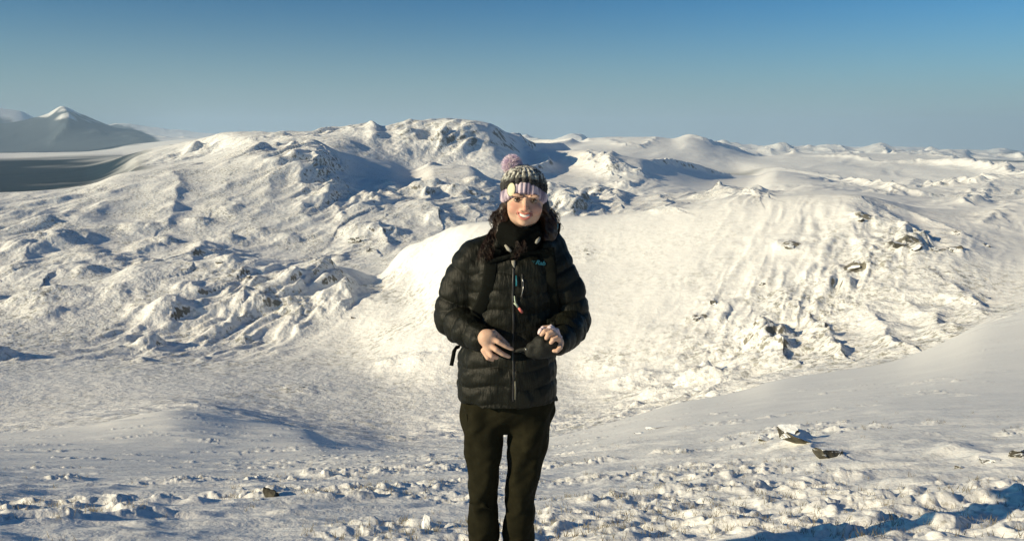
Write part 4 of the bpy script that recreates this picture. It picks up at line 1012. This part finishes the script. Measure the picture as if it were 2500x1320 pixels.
# pompom
M_pom = simple('pompom_yarn', (.90, .80, .86), .95, .1, noise=(45, (.70, .54, .76)), sheen=.6)
M_pom2 = M_pom
inv = (Matrix.Translation(HATC) @ HAT).inverted()
pc = inv @ W(1250, 403, .0)
mb = MB(); mb.sphere(pc, .026, 20, 14)
rn = random.Random(5)
for i in range(2600):
    v = Vector((rn.gauss(0, 1), rn.gauss(0, 1), rn.gauss(0, 1))).normalized(); q = (v + Vector((rn.gauss(0, .25), rn.gauss(0, .25), rn.gauss(0, .25)))).normalized(); l_ = .041 * rn.uniform(.82, 1.08)
    a_ = pc + v * .020; c_ = pc + (v * .6 + q * .4).normalized() * l_; m_ = (a_ + c_) / 2 + Vector((rn.gauss(0, .002),) * 3)
    mb.tube([a_, m_, c_], [.0012, .0011, .0004], 3, caps=False)
pm_ = mb.build('pompom', M_pom, crown)
# fuzz of the mohair crown
mb = MB()
for i in range(1800):
    vv = crown.data.vertices[rn.randrange(len(crown.data.vertices))]; nrm = vv.normal; q = (nrm + Vector((rn.gauss(0, .8), rn.gauss(0, .8), rn.gauss(0, .8)))).normalized()
    mb.tube([vv.co, vv.co + q * rn.uniform(.003, .008)], [.0003, .00015], 3, caps=False)
mb.build('wool_fuzz', M_crown, crown)
# oval badge
M_badge = simple('badge', (.70, .68, .50), .6, .3, noise=(220, (.60, .57, .38)))
mb = MB(); bc = inv @ W(1245, 463, -.105); nb = Vector((bc.x, bc.y - .016, 0)).normalized(); ang = math.atan2(nb.x, -nb.y)
# push the badge out until it sits on the brim
for it in range(60):
    best_ = min((v.co - bc).length for v in list(brim.data.vertices)[::7]); inside = math.hypot(bc.x / .98, (bc.y - .016) / 1.14) < .0945
    if inside: bc = bc + nb * .002
    elif best_ > .004: bc = bc - nb * .002
    else: break
RB = Matrix.Rotation(ang, 3, 'Z') @ Matrix.Rotation(math.radians(8), 3, 'Y')
mb.sphere(bc, (.0168, .004, .0250), 28, 10, RB); bo = mb.build('badge', M_badge, crown)
mb = MB(); mb.tube([bc + RB @ Vector((math.cos(t) * .0166, -.0012, math.sin(t) * .0249)) for t in [i * math.pi / 16 for i in range(32)]], .0012, 6, closed=True); mb.build('badge_rim', simple('badge_rim', (.20, .20, .12), .6), bo)
# ------------------------------------------------------------------ rucksack, seen by its straps
M_web = simple('webbing', (.006, .007, .0055), .8, .08, bump=(300, .4, .001)); M_pack = simple('pack_cloth', (.02, .022, .02), .7, .3, bump=(150, .4, .002))
bag = bpy.data.objects.new('rucksack', None); COL.objects.link(bag); bag.location = Vector((0, PY + .24, GZ + 1.2))
tag(bag, "black rucksack worn on the woman's back, shown by its shoulder and chest straps", 'rucksack')
BO = Vector(bag.location)
f = Field((-.16, PY + .13, GZ + .86), (.17, PY + .42, GZ + 1.46), .006)
f.loft([(0, PY + .26, GZ + .90, .12, .07), (0, PY + .27, GZ + 1.0, .135, .10), (0, PY + .27, GZ + 1.25, .13, .10), (0, PY + .25, GZ + 1.38, .115, .08), (0, PY + .24, GZ + 1.44, .08, .05)], .01, e=3)
f.wrinkle(.004, 50, 31); f.mesh('pack_body', M_pack, bag, origin=BO)
def strap(pts, w, name, lift=.006, mat=None, th=.0035, par=None):
    mb = MB(); P = []
    n = 14
    for k in range(len(pts) - 1):
        for i in range(n):
            t = i / n; P.append(on(pts[k][0] * (1 - t) + pts[k + 1][0] * t, pts[k][1] * (1 - t) + pts[k + 1][1] * t, lift))
    P.append(on(*pts[-1], lift))
    for _ in range(3): P = [P[0]] + [(P[i - 1] + P[i] * 2 + P[i + 1]) / 4 for i in range(1, len(P) - 1)] + [P[-1]]
    mb.tube(P, [(w / 2, th)] * len(P), 8, flat=(0, -1, 0)); return mb.build(name, mat or M_web, par or bag, origin=BO)
strap([(1212, 606), (1200, 640), (1192, 700), (1176, 745), (1162, 770)], .052, 'shoulder_strap')
strap([(1336, 606), (1342, 650), (1345, 700), (1350, 760), (1352, 800)], .052, 'shoulder_strap')
cs = strap([(1190, 640), (1215, 633), (1250, 624), (1290, 616), (1340, 612)], .017, 'chest_strap', .014)
mb = MB(); a_ = on(1248, 625, .02); b2 = on(1262, 622, .02); mb.tube([a_, (a_ + b2) / 2, b2], [(.010, .004)] * 3, 8, flat=(0, -1, 0)); mb.build('buckle', M_web, cs, origin=BO)
mb = MB(); mb.tube([W(1122, 846, .05), W(1114, 848, .02), W(1109, 856, .0), W(1106, 872, .0), W(1102, 892, .0)], [(.008, .003)] * 5, 8, flat=(0, -1, 0)); mb.build('hip_strap', M_web, bag, origin=BO)
mb = MB(); mb.tube([W(1340, 600, .07), W(1352, 588, .05), W(1358, 575, .02), W(1362, 560, .02), W(1363, 545, .04)], [(.010, .004)] * 5, 8, flat=(0, -1, 0))
lb = mb.build('load_strap', M_web, bag, origin=BO)
mb = MB(); mb.sphere(W(1351, 573, -.02), (.012, .006, .007), 12, 8); mb.tube([W(1357, 568, -.012), W(1361, 556, -.004), W(1362, 546, .0)], [.0035, .003, .002], 6)
mb.build('strap_clip', simple('strap_clip', (.16, .42, .45), .35, .5), lb, origin=BO)

# ------------------------------------------------------------------ things in her hands
M_blk = simple('black_cloth', (.010, .011, .009), .7, .3, bump=(110, .5, .004))
pz_ = W(1322, 850, -.235)
f = Field(pz_ - Vector((.10, .06, .08)), pz_ + Vector((.08, .07, .07)), .003)
f.chain([W(1352, 838, -.235), W(1325, 838, -.238), W(1300, 848, -.235)], [.030, .033, .022], .02)
f.chain([W(1345, 856, -.230), W(1318, 860, -.235), W(1292, 862, -.235)], [.024, .026, .012], .02)
f.chain([W(1300, 852, -.235), W(1284, 852, -.235), W(1262, 856, -.230)], [.015, .008, .006], .01)
f.wrinkle(.0025, 110, 41)
pch = f.mesh('pouch', M_blk, origin=pz_); pch.location = pz_
tag(pch, "small black cloth pouch held between the woman's hands", 'pouch')
mb = MB(); mb.sphere(W(1284, 852, -.250), .0035, 10, 8); mb.build('snap', M_metal, pch, origin=pz_)
mb = MB(); mb.tube([W(1244, 852, -.228), W(1256, 858, -.225), W(1270, 857, -.225), W(1290, 866, -.225), W(1306, 878, -.215)], .0028, 6); mb.build('cord', M_blk, pch, origin=pz_)
gz = W(1336, 808, -.25)
f = Field(gz - Vector((.06, .04, .05)), gz + Vector((.07, .05, .05)), .0025)
f.chain([W(1317, 814, -.262), W(1321, 805, -.262), W(1331, 806, -.262), W(1345, 801, -.250), W(1357, 808, -.240), W(1364, 822, -.232)], [.006, .009, .009, .011, .012, .009], .008)
f.wrinkle(.0035, 230, 44)
gl = f.mesh('wrist_warmer', simple('pale_knit', (.70, .60, .62), .9, .1, noise=(150, (.48, .38, .42)), bump=(300, .6, .003)), origin=gz); gl.location = gz
tag(gl, "crumpled pale pink knitted wrist warmer bunched at the woman's left hand above the black pouch", 'wrist warmer')

# ------------------------------------------------------------------ stones: dark rock, snow lying on whatever faces up
def rock_mat(name, thr=.55, dark=(.018, .017, .013), light=(.10, .095, .07), sc=6.0):
    m, nt, b = new_mat(name); lk = nt.links.new
    geo = N(nt, 'ShaderNodeNewGeometry'); sep = N(nt, 'ShaderNodeSeparateXYZ'); lk(geo.outputs['Normal'], sep.inputs[0])
    tc = N(nt, 'ShaderNodeTexCoord').outputs['Object']
    n = N(nt, 'ShaderNodeTexNoise', i_Scale=sc, i_Detail=7.0, i_Roughness=.65); lk(tc, n.inputs['Vector'])
    s = math_n(nt, 'ADD', sep.outputs['Z'], math_n(nt, 'MULTIPLY', math_n(nt, 'SUBTRACT', n.outputs['Fac'], .5), 1.1))
    mask = ramp(nt, [(thr, (0, 0, 0)), (thr + .06, (1, 1, 1))], s).outputs[0]
    rk = ramp(nt, [(.35, dark), (.7, light)], n.outputs['Fac']).outputs[0]
    lk(mixc(nt, mask, rk, (.83, .87, .90)), b.inputs['Base Color']); b.inputs['Roughness'].default_value = .8
    bp = N(nt, 'ShaderNodeBump', i_Strength=.7, i_Distance=.25 / sc); lk(n.outputs['Fac'], bp.inputs['Height']); lk(bp.outputs[0], b.inputs['Normal'])
    return m
def stone(name, label, px, py, wpx, hpx, mat, seed, depth=.8, tilt=0.0, yaw=0.0, sink=.35, group=None, cat='rock', cuts=9):
    """an angular stone: a block cut by random planes, sized in photo pixels, bedded in the snow under that pixel"""
    rn = random.Random(seed); P0 = land_hit(px, py); r = math.hypot(P0.x, P0.y); k = r / F
    wx, wz = wpx * k / 2, hpx * k; wy = wx * depth
    bm = __import__('bmesh').new(); bmesh_ = __import__('bmesh')
    bmesh_.ops.create_cube(bm, size=2.0)
    for i in range(cuts):
        v = Vector((rn.gauss(0, 1), rn.gauss(0, 1), rn.gauss(.25, .8))).normalized(); dd = rn.uniform(.55, .95)
        g = bmesh_.ops.bisect_plane(bm, geom=bm.verts[:] + bm.edges[:] + bm.faces[:], plane_co=v * dd, plane_no=v, clear_outer=True)
        ed = [e for e in g['geom_cut'] if isinstance(e, bmesh_.types.BMEdge)]
        if ed: bmesh_.ops.holes_fill(bm, edges=ed) if False else bmesh_.ops.contextual_create(bm, geom=ed)
    bmesh_.ops.triangulate(bm, faces=bm.faces[:])
    for _ in range(4): bmesh_.ops.subdivide_edges(bm, edges=[e for e in bm.edges if e.calc_length() > .16], cuts=1)
    bmesh_.ops.triangulate(bm, faces=bm.faces[:])
    from mathutils import noise as mn
    for v in bm.verts:
        n_ = mn.noise(v.co * 2.3 + Vector((seed, 0, 0))) * .10 + mn.noise(v.co * 7 + Vector((seed, 3, 0))) * .045
        v.co += v.co.normalized() * n_
    Rm = Matrix.Rotation(yaw, 3, 'Z') @ Matrix.Rotation(tilt, 3, 'Y')
    for v in bm.verts:
        v.co = Rm @ Vector((v.co.x * wx, v.co.y * wy, v.co.z * wz * .5))
    zb = -wz * .5 * sink
    me = bpy.data.meshes.new(name); bm.to_mesh(me); bm.free(); me.materials.append(mat)
    for p in me.polygons: p.use_smooth = False
    o = bpy.data.objects.new(name, me); COL.objects.link(o); o.location = (P0.x, P0.y, P0.z + wz * .5 * (1 - 2 * sink))
    tag(o, label, cat, group); return o
MR = rock_mat('near_rock', .66, sc=9.0); MRd = rock_mat('bare_rock', 1.05, sc=9.0); MR2 = rock_mat('brown_rock', .48, (.03, .028, .016), (.10, .09, .06), sc=7.0)
MRf = rock_mat('far_rock', .50, (.02, .02, .018), (.12, .11, .085), sc=.35)
stone('rock', 'dark wedge shaped rock casting a long blue shadow on the near snow at right', 2024, 1113, 66, 34, MR, 3, tilt=.22, yaw=.3, sink=.45, depth=1.1)
stone('rock', 'pointed snow plastered slab leaning up beside the dark wedge rock', 1925, 1062, 60, 52, rock_mat('plastered_rock', .22, sc=8.0), 5, tilt=-.12, yaw=.5, sink=.4)
stone('rock', 'long thin brown slab sloping down between pointed slab and dark wedge rock', 1958, 1076, 84, 22, MR2, 8, depth=.7, tilt=.3, yaw=.2, sink=.5)
stone('rock', 'small olive brown rock poking out left of the pointed slab', 1868, 1076, 58, 14, MR2, 12, depth=.6, tilt=.25)
stone('rock', 'small round dark rock alone in the snow at lower left of the woman', 660, 1212, 48, 28, MRd, 23, tilt=.15, sink=.35)
stone('rock', 'tiny stone just left of the small round dark rock', 632, 1219, 20, 9, MR, 22)
stone('rock', 'flat dark rock at the right edge of the near slope', 2420, 1128, 54, 14, MR, 31, depth=.6)
stone('rock', 'low rock half buried at the far right edge of the picture', 2486, 1112, 44, 18, MR, 33, depth=.6)
stone('rock', 'flat dark stone above a hollow in the lower right snow', 2345, 1142, 30, 9, MR, 35)
stone('rock', 'thin line of dark stone on the smooth brow right of her trousers', 1600, 1046, 52, 7, MR, 41, depth=.5)
stone('rock', 'little stone left of the thin dark line of stone on the brow', 1560, 1058, 26, 6, MR, 42, depth=.6)
stone('snow_block', 'upright white snow covered stone beside her trouser leg at bottom', 1040, 1290, 22, 44, rock_mat('snow_block', -.6, sc=9.0), 44, cat='snow block', sink=.1)
for i, (px, py, w_, h_, lab) in enumerate((
    (2196, 600, 62, 16, 'largest dark outcrop on the dome below the shaded streak'), (2240, 608, 48, 14, 'dark outcrop touching the right end of the largest outcrop'),
    (2335, 613, 40, 12, 'separate oval outcrop right of the largest outcrop on the dome'), (2284, 612, 30, 16, 'grey outcrop between the largest and the oval outcrop'),
    (2082, 657, 52, 12, 'low wide outcrop below and left of the largest outcrop'), (2090, 642, 24, 10, 'small crag just above the low wide outcrop'),
    (2100, 540, 30, 12, 'small crag high on the dome near its rounded brow'), (1928, 606, 38, 14, 'lone slanting outcrop left of the others on the dome'),
    (1700, 782, 46, 12, 'outcrop low on the dome above the blue shaded knoll'), (1742, 742, 28, 18, 'grey crag just above the low outcrop of the dome'),
    (1436, 622, 14, 5, 'little stone on the dome beside her shoulder'), (2338, 573, 16, 8, 'tiny stone above the oval outcrop'), (2412, 602, 16, 6, 'tiny stone at far right of the dome'),
    (2378, 745, 30, 10, 'stone above the shaded hollow at right'), (2280, 745, 22, 8, 'small stone left of the shaded hollow at right'), (1858, 695, 24, 14, 'grey crag in the middle of the dome face'),
    (868, 592, 60, 24, 'brown crag under the round knob in the central valley'), (905, 612, 34, 16, 'smaller brown crag right below the round knob'),
    (535, 645, 26, 9, 'dark stone ledge on the left knobbly ridge'), (607, 676, 18, 9, 'small dark stone on the left knobbly ridge'), (865, 778, 26, 6, 'small flat stone out on the snowy basin'))):
    stone('outcrop', lab, px, py, w_ * .6, h_ * .9, MRf, 50 + i, depth=.7, tilt=random.Random(i).uniform(-.4, .4), yaw=random.Random(i + 9).uniform(-.6, .6), group='dark outcrops on the snowy hills', cat='outcrop', sink=.5)

# heather and grass poking through the crust of the near slope
mb_v, mb_f = [], []; rn = random.Random(77); rr_ = R[:, 0]
ni = int(np.searchsorted(rr_, 3.4)), int(np.searchsorted(rr_, 34)); nj = int(np.searchsorted(az, -.64)), int(np.searchsorted(az, .64))
cnt = 0
while cnt < 1500:
    i = rn.randrange(*ni); j = rn.randrange(*nj)
    if rn.random() > TUFT[i, j] * .9 + .03: continue
    x0, y0, z0 = X[i, j], Y[i, j], Zw[i, j]; cnt += 1
    for q in range(rn.randint(4, 8)):
        a = rn.random() * 6.28; l_ = rn.uniform(.018, .045); ox, oy = rn.gauss(0, .02), rn.gauss(0, .02); w_ = rn.uniform(.0015, .003); b0 = len(mb_v)
        dx, dy = math.cos(a) * l_ * .6, math.sin(a) * l_ * .6
        mb_v += [(x0 + ox - w_, y0 + oy, z0 - .01), (x0 + ox + w_, y0 + oy, z0 - .01), (x0 + ox + dx, y0 + oy + dy, z0 + l_)]; mb_f.append((b0, b0 + 1, b0 + 2))
me = bpy.data.meshes.new('heather'); me.from_pydata(mb_v, [], mb_f); me.materials.append(simple('heather_stems', (.14, .12, .08), .9, .1, noise=(3, (.34, .33, .28))))
ho_ = bpy.data.objects.new('heather', me); COL.objects.link(ho_); tag(ho_, 'brown heather and grass stems poking through the snow crust', kind='stuff')
